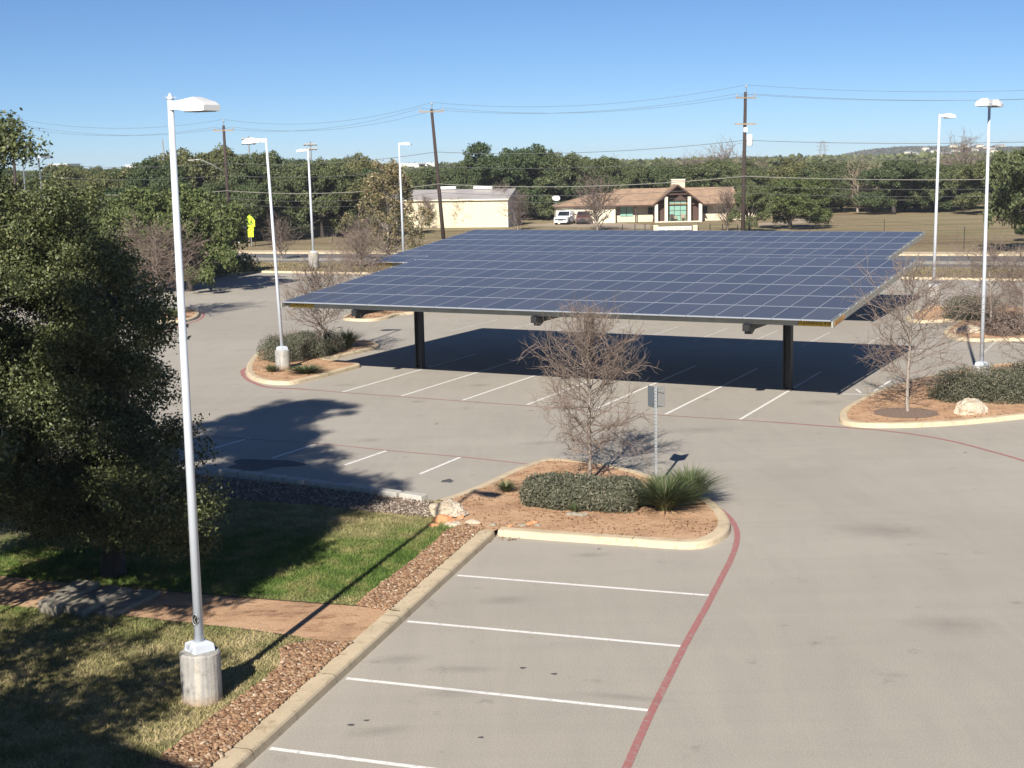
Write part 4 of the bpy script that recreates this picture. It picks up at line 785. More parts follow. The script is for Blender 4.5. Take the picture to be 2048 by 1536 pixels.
# ------------------------------------------------------------------ plants near
def grass_clump(x, y, z, h, r, n, seed, label, mat='bladegreen', w=.008, group=None, kind='grass_clump', stiff=.5):
    rg = np.random.default_rng(seed); a = rg.random(n) * 2 * PI; q = np.sqrt(rg.random(n)); k = 5; hh = h * (.6 + .5 * rg.random(n)) * (1 - .25 * q); out = r * (.25 + q) * (.7 + .6 * rg.random(n)); V = []
    bx = np.cos(a) * r * .22 * q; by = np.sin(a) * r * .22 * q; side = np.stack([-np.sin(a), np.cos(a)], 1)
    for i in range(k + 1):
        t = i / k; rr = out * t ** (1.0 + stiff); zz = hh * (t - .38 * (1 - stiff * .6) * t ** 2.4 * (q + .2)); ww = w * (1 - t) ** .6 + .001
        cx, cy = bx + np.cos(a) * rr, by + np.sin(a) * rr
        V.append(np.stack([cx - side[:, 0] * ww, cy - side[:, 1] * ww, zz], 1)); V.append(np.stack([cx + side[:, 0] * ww, cy + side[:, 1] * ww, zz], 1))
    V = np.stack(V, 1); base = (np.arange(n) * (2 * k + 2))[:, None]; Fc = np.concatenate([base + np.array([[2 * i, 2 * i + 1, 2 * i + 3, 2 * i + 2]]) for i in range(k)])
    o = link(kind, np_mesh(kind, V.reshape(-1, 3), Fc, MAT[mat]), None, (x, y, z)); return tag(o, label, 'ornamental grass' if kind == 'grass_clump' else 'yucca', group)
b = G(1330, 1020, ZL); grass_clump(b.x, b.y, ZL, 1.0, .80, 1500, 1, 'big dark green tussock at the right end of the island hedge', w=.010, stiff=.6)
b = G(1378, 1000, ZL); grass_clump(b.x, b.y, ZL, 1.0, .72, 1100, 2, 'paler tussock behind the big one, nearest the red line', w=.010)
b = G(1013, 984, ZL); grass_clump(b.x, b.y, ZL, .38, .3, 380, 3, 'small low tuft at the left of the island hedge', w=.006)
b = G(1150, 1026, ZL); grass_clump(b.x, b.y, ZL, .36, .16, 140, 4, 'tiny tuft growing out of the stones before the hedge', w=.006)
b = G(695, 695, .13); grass_clump(b.x, b.y, .13, 1.0, .72, 520, 5, 'spiky dark green clump at the right end of the lane island', w=.016, stiff=.9)
b = G(612, 746, .13); grass_clump(b.x, b.y, .13, .42, .7, 620, 6, 'low spreading green tuft right of the island lamp base', w=.014, stiff=.3)
b = G(543, 744, .13); grass_clump(b.x, b.y, .13, .45, .35, 220, 7, 'low green tuft left of the island lamp base', w=.012, stiff=.3)
for i, (x, y) in enumerate(((548, 700), (590, 690), (575, 702))):
    b = G(x, y, .13); grass_clump(b.x, b.y, .13, 1.15, .45, 110, 8 + i, ['thin brown tuft poking above the left of the clipped hedge', 'thin tuft poking above the middle of the clipped hedge', 'sparse tuft directly behind the island lamp'][i], mat='scrub', w=.010, stiff=.8)
for i, (x, y) in enumerate(((345, 634), (355, 636), (338, 631))):
    b = G(x, y, .13); grass_clump(b.x, b.y, .13, .7, .45, 120, 20 + i, ['olive tuft in the middle of the far left island', 'rightmost olive tuft on the far left island', 'olive tuft next to the trunk on the far left island'][i], w=.02, stiff=.7)
def hedge(pts, h, wd, n, seed, label, z=.13, size=.09, mat='juniper', droop=False, cat='hedge', name='hedge'):
    """a dense clump row of short sprigs following pts"""
    rg = np.random.default_rng(seed); cl = []; P = [Vector((p.x, p.y, 0)) for p in pts]; L = [(P[i + 1] - P[i]).length for i in range(len(P) - 1)]; T = sum(L); m = max(6, int(T / (wd * .28)))
    for i in range(m):
        t = T * (i + .5) / m; k = 0
        while k < len(L) - 1 and t > L[k]: t -= L[k]; k += 1
        c = P[k].lerp(P[k + 1], t / L[k]); d = (P[k + 1] - P[k]).normalized(); nn = Vector((-d.y, d.x, 0))
        for j in range(3):
            o_ = nn * (wd * (j - 1) * .33 + rg.normal() * wd * .05); r = wd * (.30 + .1 * rg.random()); cl.append(((c.x + o_.x, c.y + o_.y, h - r * (.95 + .15 * rg.random())), r)); cl.append(((c.x + o_.x * 1.1, c.y + o_.y * 1.1, r * .7), r * 1.05))
            if h > 2.4 * r: cl.append(((c.x + o_.x * 1.1, c.y + o_.y * 1.1, h * .5), r * 1.05))
    tot = sum(r * r for c, r in cl); Ps, Ns = [], []
    for c, r in cl:
        k = int(n * r * r / tot); d = unit(rg.normal(size=(k, 3))); q = r * (.72 + .32 * rg.random(k)); pp_ = np.array(c) + d * q[:, None]; Ps.append(pp_); Ns.append(unit(d + .9 * rg.normal(size=(k, 3))))
    Pp = np.concatenate(Ps); Nn_ = np.concatenate(Ns); kk = Pp[:, 2] > .01; Pp = Pp[kk]; Nn_ = Nn_[kk]; V, Fc = leaf_arrays(Pp, Nn_, size * (.6 + .8 * rg.random(len(Pp))), rg, .28)
    c0 = P[len(P) // 2]; V = V - np.array([c0.x, c0.y, 0], np.float32)
    return tag(link(name, np_mesh(name, V, Fc, MAT[mat]), None, (c0.x, c0.y, z)), label, cat)
hedge(PX([(1080, 1002), (1150, 1010), (1268, 1014)], ZL), .68, 1.1, 60000, 1, 'grey green shaggy hedge across the middle of the island by the sign', z=ZL, size=.10)
hedge(PX([(542, 724), (600, 716), (645, 702)], .13), 1.0, 1.55, 60000, 2, 'clipped rounded hedge behind the island lamp', z=.13, size=.075)
hedge(PX([(1885, 800), (1960, 795), (2080, 800), (2200, 790)], .13), .52, 1.7, 90000, 3, 'dark spreading juniper bed around the big cream boulder', z=.13, size=.085)
hedge(PX([(2030, 770), (2200, 760)], .13), .7, 1.4, 26000, 31, 'taller juniper at the right picture edge by the two headed lamp', z=.13, size=.085)
hedge(PX([(1927, 640), (1945, 637), (1965, 635)], .13), 1.15, 1.6, 12000, 4, 'round dark evergreen bush behind the two headed lamp pole', z=.13, size=.14)
hedge(PX([(1985, 668), (2035, 668), (2090, 664)], .13), .8, 1.5, 12000, 5, 'brown low shrub to the right of the low boulder', z=.13, size=.16, mat='scrub')
hedge(PX([(395, 553), (440, 545), (495, 541)], .13), .75, 2.2, 9000, 6, 'straggly olive weeds along the far kerb', z=.13, size=.35, mat='bladegreen', cat='weeds', name='weeds')
b = G(1812, 826, .13); mb = MB(); pts = [Vector((b.x + 1.02 * math.cos(2 * PI * k / 30) * (1 + .05 * math.sin(k * 2.1)), b.y + 1.0 * math.sin(2 * PI * k / 30), 0)) for k in range(30)]; mb.poly(pts, .142); struct('mulch_ring', mb, MAT['mulch'])
# bare trees
BV = [bare_variant(1, 4.9, 1.8, 80, .06, .15, 11, 5, (52, 98), tw=.95, wander=.22), bare_variant(2, 5.0, 1.95, 58, .065, .15, 9, 5, (48, 95), tw=.95, wander=.2), bare_variant(3, 4.6, 2.1, 58, .07, .26, 11, 5, (45, 88), tw=1.25, wander=.2)]
b = G(1180, 962, ZL); bare_tree('bare_tree', BV[0], b.x, b.y, ZL, .82, .6, 'leafless young tree in the island between hedge and lane', sz=.9)
b = G(1815, 822, .14); bare_tree('bare_tree', BV[1], b.x, b.y, .14, 1.0, 2.0, 'leafless young tree in a brown mulch ring beside the big cream boulder', sz=.93)
b = G(2075, 790, .14); bare_tree('bare_tree', BV[1], b.x, b.y, .14, .95, 1.0, 'leafless tree at the right picture edge, half out of view', sz=.82)
b = G(648, 712, .14); bare_tree('bare_tree', BV[2], b.x, b.y, .14, .9, .3, 'small spreading leafless tree behind the clipped hedge on the lane island', sz=.79)
b = G(725, 630, .14); bare_tree('bare_tree', BV[0], b.x, b.y, .14, 1.0, 4.0, 'dense grey leafless tree between the two canopies at their left ends', sz=.92)
b = G(318, 633, .14); bare_tree('bare_tree', BV[2], b.x, b.y, .14, 1.35, 3.0, 'leafless tree on the far left island beside the near oak', sz=1.0)
b = G(1980, 668, .14); bare_tree('bare_tree', BV[1], b.x, b.y, .14, 1.1, 5.0, 'leafless tree rising behind the two headed lamp from the bushes', sz=.82)
b = G(2042, 668, .14); bare_tree('bare_tree', BV[1], b.x, b.y, .14, 1.0, .0, 'smaller leafless tree next to the brown shrub at the right edge', sz=.74)
BV3 = bare_variant(13, 5, 3.4, 34, .16, .06, 8, 3, (40, 85), 'paleflank', 3.4, wander=.28)
BV2 = [bare_variant(11, 3.2, 2.4, 46, .06, .05, 7, 3, (20, 70), 'scrub', 2.0), bare_variant(12, 7, 4.2, 40, .16, .2, 8, 3, (35, 75), 'twig', 3.0, wander=.25)]
for i, (x, y, s, lb) in enumerate(((563, 519, .85, 'wispy leafless shrub on the verge left of the whitewashed lamp base'), (425, 541, 1.0, 'purple grey scrub bush at the far corner beside the road'), (350, 560, 1.2, 'grey leafless scrub in front of the roadside oak'), (720, 538, .95, 'small leafless bush on the verge behind the dense grey tree'), (655, 470, .6, 'pale leafless bush below the dark oaks beyond the road'), (1195, 462, 1.1, 'leafless shrub in front of the maroon vehicle'), (1455, 462, .8, 'leafless shrub left of the tall utility pole'), (1035, 460, .75, 'grey leafless bush at the corner of the cream metal barn'), (575, 470, .8, 'leafless bush behind the wire fence near the crossing sign'))):
    b = G(x, y); bare_tree('bare_shrub', BV2[0], b.x, b.y, 0, s * (1 if y > 500 else 1.35), i * 1.3, lb, 'leafless shrubs beyond the lot')
for i, (x, y, s, lb) in enumerate(((1715, 424, .75, 'pale grey dead tree standing before the right woods'), (1012, 452, .62, 'gnarled leafless tree in front of the barn end wall'), (1440, 372, 1.22, 'tall leafless tree rising above the woods left of the utility pole'), (1925, 372, 1.28, 'broad leafless tree above the woods in front of the far ridge'), (1190, 456, .42, 'leafless tree in front of the long house garage end'))):
    b = G(x, max(y, 420)); f = 1 if y >= 420 else 1.0; bb = b if y >= 420 else GD(x, 420, 245); bare_tree('bare_tree', BV3 if i == 0 else BV2[1], bb.x, bb.y, 0, s * (1.5 if i == 0 else 1), i * 2.1, lb, 'leafless trees in the fields beyond the road')
for i, (x, y, s) in enumerate(((852, 457, .5), (921, 455, .5), (952, 454, .45))):
    b = G(x, y); bare_tree('bare_sapling', BV[i % 3], b.x, b.y, 0, .82 * (1 - .1 * i), i * 2.1, ['thin leafless sapling against the left part of the cream barn wall', 'thin leafless sapling against the middle of the cream barn wall', 'shortest leafless sapling near the barn corner tree'][i], 'saplings along the barn wall')
# ------------------------------------------------------------------ near oaks
def big_oak(name, regions, per, size, seed, label, trunk, extra=(), z=ZL, sub=14):
    rg = np.random.default_rng(seed); cl = []
    for poly, n, Y0, Y1, r0, r1 in regions:
        P = np.array(poly, float); lo, hi = P.min(0), P.max(0); k = 0
        while k < n:
            q = lo + (hi - lo) * rg.random(2)
            if not inpoly(np.array([q[0]]), np.array([q[1]]), poly)[0]: continue
            Y = Y0 + (Y1 - Y0) * rg.random(); p = GD(q[0], q[1], Y)
            if p.z < .5: continue
            r = r0 + (r1 - r0) * rg.random(); cl.append(((p.x, p.y, p.z), r)); k += 1
    for (x, y, z_, r) in extra: cl.append(((x, y, z_), r))
    big = cl; cl = lobed(rg, big, sub, .26, .44, .6); tx, ty = trunk; V, Fc = clump_leaves(cl, per, size, rg, 1.0, .9, .2); kk = np.repeat(V.reshape(-1, 4, 3)[:, 0, 2] > z + .05, 4); V4 = V.reshape(-1, 4, 3)[kk[::4]]; V = V4.reshape(-1, 3) - np.array([tx, ty, z], np.float32)
    root = thing(name, (tx, ty, z), label, 'tree', 'live oaks on the near lawn'); me = np_mesh('crown', V, np.arange(len(V)).reshape(-1, 4), MAT['oakleaf_near']); o = bpy.data.objects.new('crown', me); col.objects.link(o); o.parent = root
    segs = []; f1 = Vector((.1, .1, 1.6)); segs += [(Vector((0, 0, -.1)), Vector((.02, 0, .5)), .30, .24), (Vector((.02, 0, .5)), f1, .24, .21)]
    nodes = [f1]
    for c, r in sorted(big, key=lambda q: (Vector(q[0]) - Vector((tx, ty, 2))).length):
        e = Vector(c) - Vector((tx, ty, z)); near = min(nodes, key=lambda q: (q - e).length + .5 * (q - f1).length * 0); L = (near - e).length; m = near.lerp(e, .5) + Vector((rg.normal(), rg.normal(), rg.normal())) * .06 * L; rad = max(.012, .09 - .012 * (e - f1).length)
        segs += [(near, m, rad, rad * .8), (m, e, rad * .8, rad * .55)]; nodes.append(e)
        for k in range(4): segs.append((e, e + Vector(tuple(rg.normal(size=3))).normalized() * r * .8, .012, .004))
    o = bpy.data.objects.new('trunk', seg_mesh('trunk', segs, MAT['bark'], 5)); col.objects.link(o); o.parent = root; return root
polyA = [(-320, 460), (40, 450), (95, 416), (140, 410), (175, 445), (202, 500), (222, 540), (240, 600), (250, 660), (270, 720), (298, 790), (318, 870), (348, 940), (366, 1000), (362, 1050), (330, 1080), (270, 1095), (210, 1128), (140, 1130), (105, 1070), (50, 1020), (-60, 985), (-320, 960)]
big_oak('live_oak', [(polyA, 92, 25.8, 31.5, .62, 1.05), ([(60, 560), (230, 650), (300, 900), (330, 1050), (120, 1060), (0, 900), (-100, 700)], 24, 27, 30, .7, 1.1)], 2300, .070, 5, 'large live oak filling the left edge, its skirt reaching down to the lawn', (-8.2, 28.6), extra=[(-9.4, 32.5, 6.0, .8), (-9.8, 33.6, 6.4, .8)])
polyB = [(-260, 200), (-60, 262), (0, 275), (40, 280), (40, 296), (10, 312), (-8, 345), (-30, 420), (-260, 440)]
exB = []
while len(exB) < 52:
    v = (rnd.uniform(-1, 1), rnd.uniform(-1, 1), rnd.uniform(-1, 1))
    if sum(q * q for q in v) > 1: continue
    x, y, z_ = -12.6 + 2.0 * v[0], 29.4 + 3.0 * v[1], 10.7 + 3.0 * v[2]
    if x < -.353 * y - .75: exB.append((x, y, z_, .7 + rnd.random() * .25))
big_oak('live_oak', [(polyB, 20, 27, 30, .34, .52)], 1900, .085, 6, 'taller live oak, its dark top branches against the sky above the large one', (-12.6, 28.9), extra=exB)
exC = [(-10.3 + 2.7 * math.sin(k * 2.4) * math.sqrt(rnd.random()), 14.2 + 3.6 * math.cos(k * 2.4) * math.sqrt(rnd.random()), 2.6 + rnd.random() * 3.6, .62 + rnd.random() * .2) for k in range(52)]
big_oak('live_oak', [], 420, .13, 7, 'live oak beside the office wing, outside the view whose dappled shade falls by the lamp', (-9.0, 14.2), extra=exC)
exD = [(-10.7 + 2.5 * math.sin(k * 2.4) * math.sqrt(rnd.random()), 21.4 + 2.6 * math.cos(k * 2.4) * math.sqrt(rnd.random()), 3.0 + rnd.random() * 4.6, .7 + rnd.random() * .25) for k in range(24)] + [(-9.15 + .95 * math.sin(k * 2.4) * math.sqrt(rnd.random()), 18.6 + 2.0 * math.cos(k * 2.4) * math.sqrt(rnd.random()), 8.2 + rnd.random() * 3.3, .6 + rnd.random() * .25) for k in range(30)] + [(-9.0 + rnd.random() * .95, 17.4 + rnd.random() * 2.6, 5.0 + rnd.random() * 5.0, .6 + rnd.random() * .15) for k in range(20)]
big_oak('live_oak', [], 520, .13, 8, 'live oak just outside the view whose crown shades the foot of the large oak', (-10.9, 21.4), extra=exD)
# building the photo was taken from: only its shadow edge shows
e0, e1 = G(120, 1455, ZL), G(345, 1532, ZL); HB = 9.2; off = Vector((-math.sin(math.radians(15.5)), -math.cos(math.radians(15.5)), 0)) * (HB - ZL) / math.tan(SUN_EL)
q0, q1 = e0 + off, e1 + off; dd = (q1 - q0).normalized(); q0 = q0 - dd * 14; q1 = q1 + dd * 2.2; bk = Vector((-dd.y, dd.x, 0)); bk = -bk if bk.y > 0 else bk
mb = MB(); mb.poly([q0, q1, q1 + bk * 9, q0 + bk * 9], 0, HB); rt = thing('office_building', (q0.x, q0.y, 0), 'pale office wing behind the viewpoint that shades the near lawn corner', 'building')
mb.build('wall', MAT['buildwall'], rt); mb = MB(); mb.poly([q0 - dd * .1 - bk * .002, q1 + dd * .002 - bk * .002, q1 + bk * 9.1, q0 + bk * 9.1], HB, HB + .12); mb.build('roof_edge', MAT['trim'], rt)
# ------------------------------------------------------------------ far trees
OV = [oak_variant(s, 4.3 + .6 * (s % 3), 8.0 + .3 * (s % 2), 11 + 2 * (s % 3)) for s in range(1, 9)]
OVs = oak_variant(9, 4.2, 7.2, 14, 300, .25, 'oakleaf_bright', .3)
rt_ = random.Random(5)
def tops(px, top, Y, label, var=0, s=1.0, base='oak', group=None, sx=None):
    """tree at distance Y whose top reaches the surveyed height"""
    p = GD(px, top, Y); h = p.z
    v = OV[var % 8] if base == 'oak' else OVs; H = OAKH[v[1].name]; return place_tree('oak_tree', v, p.x, Y, 0, (sx or h / H), h / H, label=label, group=group or 'live oaks standing beyond the road', rg=rt_)
BR = 'roadside and woodland oaks'
tops(232, 392, 96, 'dense green oak behind the near oak crown at the far left corner', 3, base='b', sx=.8)
tops(368, 374, 98, 'broad bright green oak at the far left corner of the lot behind the lamp pole', 0, base='b', sx=.9)
b = G(1578, 458); t = place_tree('oak_tree', OVs, b.x + .2, b.y, 0, .95, .82, 1.2, 'bright green oak with a bare leaning trunk right of the tall utility pole', 'live oaks standing beyond the road')
tops(1500, 366, 160, 'dark green oak close behind the foot of the tall utility pole', 2, sx=.5)
tops(2105, 278, 118, 'big dark oak cut off by the right picture edge', 1, sx=.85); b = G(2062, 482); place_tree('oak_bush', OV[2], b.x + .5, b.y, 0, .42, .36, 1, 'low round oak bush at the right edge of the field', 'live oaks standing beyond the road')
named = [(1010, 288, 208, 'tallest dark oak, rising behind the barn roof', 1.25), (1080, 305, 212, 'dark oak adjoining the tallest one between barn and house', 1.1), (430, 297, 168, 'tall oak directly behind the left utility pole', 1.1), (372, 303, 172, 'tall oak between the near lamp pole and the left utility pole', 1.0), (570, 306, 170, 'dark oak behind the island lamp', 1.0), (700, 312, 178, 'dark oak behind the pale wooden pole', 1.0), (640, 322, 168, 'oak with a low crown behind the wire fence', .95), (1185, 310, 216, 'oak behind the garage end of the long house', 1.0), (1790, 322, 205, 'bright topped oak at the left of the right hand grove', 1.15), (1870, 330, 208, 'oak in the middle of the right hand grove', 1.0), (1640, 325, 212, 'dull oak behind the bright leaning one', 1.0), (2000, 322, 196, 'dark oak behind the foot of the two headed lamp', 1.1), (515, 314, 166, 'oak behind the crossing sign', .95), (945, 318, 212, 'oak behind the left part of the barn roof', .95), (300, 322, 160, 'oak right of the near oak crown at the wood edge', 1.0), (485, 352, 160, 'low shaded oak behind the utility cabinets', .8), (740, 340, 168, 'low oak behind the tan leaved tree', .85)]
for i, (x, tp, Y, lb, sx) in enumerate(named): tops(x, tp, Y, lb, i, sx=sx)
def topprof(px):
    T = [(-200, 340), (60, 338), (110, 330), (200, 323), (270, 336), (330, 318), (400, 304), (460, 318), (560, 310), (640, 318), (700, 314), (760, 324), (800, 346), (870, 336), (920, 322), (980, 310), (1060, 308), (1120, 314), (1180, 312), (1240, 319), (1330, 322), (1420, 321), (1500, 319), (1600, 322), (1700, 326), (1800, 328), (1900, 330), (2000, 324), (2100, 300), (2300, 290)]
    for i in range(len(T) - 1):
        if T[i][0] <= px <= T[i + 1][0]: return T[i][1] + (T[i + 1][1] - T[i][1]) * (px - T[i][0]) / (T[i + 1][0] - T[i][0])
    return 330
WL = 'live oak crown in the dense wood beyond the road and the fields'
for row, (Y, gap) in enumerate(((176, 62), (192, 60), (214, 52), (236, 50), (262, 46), (295, 42), (335, 38), (385, 36))):
    px_ = -60 + rt_.random() * 40
    while px_ < 2140:
        yy = Y + rt_.uniform(-5, 5); ok = True
        if Y < 205 and (px_ > 770 or px_ < -20): ok = False
        if 205 <= Y < 225 and 1560 < px_ < 1780: ok = True
        if Y < 200 and px_ > 690: ok = False
        if ok:
            tp = topprof(px_) + rt_.choice((0, 4, 9, 16)) + rt_.uniform(0, 4) + (0 if Y < 250 else 8) + (8 if Y > 310 else 0) + (9 if Y < 200 else 0); p = GD(px_, tp, yy); h = max(4.6, min(11, p.z)); v = OV[rt_.randrange(8)]
            t = place_tree('oak_tree', v, p.x, yy, 0, rt_.uniform(.7, 1.3) * (1 if Y < 300 else 1.1), h / OAKH[v[1].name], label=WL, group='oak crowns of the wood', rg=rt_)
        px_ += gap * rt_.uniform(.75, 1.25)
for i in range(16):
    px_ = 1230 + i * 50 + rt_.uniform(-18, 18); Y = rt_.uniform(226, 262); p = GD(px_, 330 + rt_.uniform(-6, 14), Y); bare_tree('bare_tree', BV2[1], p.x, Y, 0, max(.6, p.z / 7.2), i * 1.7, 'grey leafless crown showing among the dark oaks of the wood', 'leafless crowns among the oaks')
# distant woodland, one mass
rg = np.random.default_rng(77); n = 150000; Yd = 420 * (1 + 3.2 * rg.random(n) ** 1.6); Xd = Yd * rg.uniform(-.42, .42, n); hz = 5.2 + 2.1 * np.sin(Xd * .09 + np.sin(Yd * .05)) * np.sin(Yd * .06 + Xd * .013) + rg.random(n) * 1.2
keep = rg.random(n) < 1; Pq = np.stack([Xd, Yd, hz * rg.uniform(.55, 1, n)], 1)
V, Fc = leaf_arrays(Pq, unit(rg.normal(size=(n, 3)) + [0, -.5, .4]), 1.9 * (.5 + rg.random(n)), rg, .7); tag(link('distant_woodland', np_mesh('distant_woodland', V, Fc, MAT['oakleaf'])), 'unbroken mass of far oak woodland reaching the horizon', 'woodland', kind='stuff')
# tan leaved tree
def tan_tree():
    rg = np.random.default_rng(42); b = G(778, 520); root = thing('sycamore_tree', (b.x, b.y, .1), 'tall narrow tree with tan and olive autumn leaves beside the far canopy', 'tree'); cl = []; segs = [(Vector((0, 0, -.1)), Vector((0, 0, 8.0)), .12, .03)]
    for i in range(190):
        z = .9 + 7.3 * rg.random() ** .9; w_ = 2.3 * math.sin(PI * min(1, (z / 9.6) ** .8 * .93 + .10)) ** .75 * (1.75 if z < 4.2 else 1.25); a = rg.random() * 6.28; q = w_ * math.sqrt(rg.random()); cl.append(((q * math.cos(a), q * math.sin(a), z), .42)); segs.append((Vector((0, 0, max(.4, z - q * .8))), Vector((q * math.cos(a), q * math.sin(a), z)), .03, .008))
    V, Fc = clump_leaves(cl, 420, .20, rg, 1.2, 1, .1)
    for nm, me in (('trunk', seg_mesh('trunk', segs, MAT['greybark'], 5)), ('crown', np_mesh('crown', V, np.arange(len(V)).reshape(-1, 4), MAT['tanleaf']))):
        o = bpy.data.objects.new(nm, me); col.objects.link(o); o.parent = root
tan_tree()
# ------------------------------------------------------------------ far ridge
mb = MB(); nx, ny = 90, 14; vs = []
def ridge_h(x, y):
    k = max(0, min(1, (x - 362) / 110)); k = k * k * (3 - 2 * k); e = max(0, 1 - max(0, (x - 445)) / 150) ; t = (y - 1350) / 520; return -.5 + (15.5 * k * (.75 + .25 * e)) * math.sin(PI * max(0, min(1, t * .6 + .08))) + 1.0 * mnoise.noise(Vector((x * .02, y * .02, 0)))
for j in range(ny + 1):
    for i in range(nx + 1): x = 330 + i * 9.5; y = 1350 + j * 40; vs.append((x, y, ridge_h(x, y)))
mb.add(vs, [(j * (nx + 1) + i, j * (nx + 1) + i + 1, (j + 1) * (nx + 1) + i + 1, (j + 1) * (nx + 1) + i) for j in range(ny) for i in range(nx)])
hm = simple('hill_scrub', (.12, .115, .075), 1, 0, .1, 0, 0, .3, .05); struct('hill', mb, hm)
rg = np.random.default_rng(5); n = 40000; X = 335 + rg.random(n) * 420; Y = 1350 + rg.random(n) * 480; Z = np.array([ridge_h(a, c) for a, c in zip(X, Y)]) + rg.random(n) * 1.6; kk = Z > 1.2; V, Fc = leaf_arrays(np.stack([X, Y, Z], 1)[kk], unit(rg.normal(size=(kk.sum(), 3)) + [0, -.6, .4]), 2.8 * (.5 + .8 * rg.random(kk.sum())), rg, .6); tag(link('hillside_scrub', np_mesh('hillside_scrub', V, Fc, MAT['farscrub'])), 'dark scrub and trees covering the far ridge', 'scrub', kind='stuff')
rr = random.Random(3)
def far_house(x, y, z, w_, d_, h_, label, group):
    r = thing('distant_house', (x, y, z), label, 'house', group); mb = MB(); mb.box(x - w_ / 2, x + w_ / 2, y - d_ / 2, y + d_ / 2, z - 2, z + h_); mb.build('wall', MAT['trim'], r)
    mb = MB(); e = .5; P = [(x - w_ / 2 - e, y - d_ / 2 - e, z + h_), (x + w_ / 2 + e, y - d_ / 2 - e, z + h_), (x + w_ / 2 + e, y + d_ / 2 + e, z + h_), (x - w_ / 2 - e, y + d_ / 2 + e, z + h_), (x - w_ / 4, y, z + h_ * 1.5), (x + w_ / 4, y, z + h_ * 1.5)]; mb.add(P, [(0, 1, 5, 4), (1, 2, 5), (2, 3, 4, 5), (3, 0, 4), (3, 2, 1, 0)]); mb.build('roof', MAT['metalroof'], r)
for i in range(46):
    x = rr.uniform(365, 560); y = rr.uniform(1370, 1600); far_house(x, y, ridge_h(x, y) + 1.0, rr.uniform(5, 10), 6, rr.uniform(1.6, 2.4), 'tiny pale house among trees on the far ridge', 'houses on the far ridge')
far_house(318, 1150, 5.4, 9, 8, 2.6, 'pair of white gabled houses in the woods left of the ridge', 'white houses in the far woods'); far_house(345, 1150, 5.2, 6, 8, 2.2, 'single white house just left of the ridge foot', 'white houses in the far woods'); far_house(245, 1150, 6.0, 8, 8, 2, 'white roof by the foot of the lattice tower', 'white houses in the far woods')
for (x0, x1, y0_, y1_, lb) in ((782, 850, 328, 334, 'long white flat roofed building on the horizon beyond the leaning pole'), (838, 872, 327, 333, 'second white horizon building, closer to the leaning pole'), (98, 135, 329, 334, 'white arched roof on the horizon above the left woods'), (252, 325, 330, 334, 'low pale building on the horizon left of the mast')):
    Y = 700; p, q = GD(x0, y1_, Y), GD(x1, y0_, Y); r = thing('distant_building', (p.x, Y, 0), lb, 'building'); mb = MB(); mb.box(p.x, q.x, Y, Y + 20, 0, q.z); mb.build('wall', MAT['whitepaint'], r); mb = MB(); mb.box(p.x - .4, q.x + .4, Y - .4, Y + 20.4, q.z + .01, q.z + .4); mb.build('roof', MAT['whitepaint'], r)
# lattice tower
p = GD(1645, 320, 1150); r = thing('lattice_tower', (p.x, 1150, 0), 'grey lattice power pylon on the horizon', 'pylon'); top = GD(1645, 281, 1150).z; segs = []
def tw(z): return 2.6 * (1 - z / top) + .9
lv = [top * k / 9 for k in range(10)]
for k in range(9):
    for (a, b_) in (((-1, -1), (1, -1)), ((1, -1), (1, 1)), ((1, 1), (-1, 1)), ((-1, 1), (-1, -1))):
        A = Vector((a[0] * tw(lv[k]), a[1] * tw(lv[k]), lv[k])); B = Vector((b_[0] * tw(lv[k + 1]), b_[1] * tw(lv[k + 1]), lv[k + 1])); C_ = Vector((a[0] * tw(lv[k + 1]), a[1] * tw(lv[k + 1]), lv[k + 1])); segs += [(A, B, .12, .12), (A, C_, .16, .16)]
o = bpy.data.objects.new('mast', seg_mesh('mast', segs, MAT['zinc'], 3)); col.objects.link(o); o.parent = r
for z_ in (.62, .76, .9):
    o = bpy.data.objects.new('cross_arm', seg_mesh('cross_arm', [(Vector((-5, 0, top * z_)), Vector((5, 0, top * z_)), .2, .2), (Vector((-5, 0, top * z_)), Vector((0, 0, top * z_ + 1.4)), .12, .12), (Vector((5, 0, top * z_)), Vector((0, 0, top * z_ + 1.4)), .12, .12)], MAT['zinc'], 3)); col.objects.link(o); o.parent = r
# stadium lights and mast
for (x, tpy, lb) in ((497, 279, 'floodlight mast with a bank of lamps above the oaks by the crossing sign'), (621, 290, 'floodlight mast just behind the verge lamp head')):
    Y = 330; p = GD(x, tpy, Y); r = thing('floodlight_mast', (p.x, Y, 0), lb, 'floodlight', 'floodlight masts beyond the woods'); MB().tube([(p.x, Y, 0), (p.x, Y, p.z + .8)], [.3, .16], 8).build('pole', MAT['zinc'], r)
    for k in range(2):
        z_ = p.z + .1 - 1.0 * k; MB().tube([(p.x - 1.4, Y, z_), (p.x + 1.4, Y, z_)], .07, 6).build('cross_bar', MAT['zinc'], r)
        for q in range(4): mb = MB(); mb.obox((p.x - 1.2 + .8 * q, Y - .2, z_ + .05), (1, 0, 0), (0, .9, -.4), (0, .4, .9), .3, .25, .22, .7); mb.build('flood_lamp', MAT['signback'], r)
p = GD(325, 278, 420); tag(MB().tube([(p.x + .6, 420, 0), (p.x, 420, p.z)], [.35, .15], 6).build('radio_mast', MAT['signback'], org=(p.x, 420, 0)), 'thin grey mast rising above the woods left of the tall oak', 'mast')
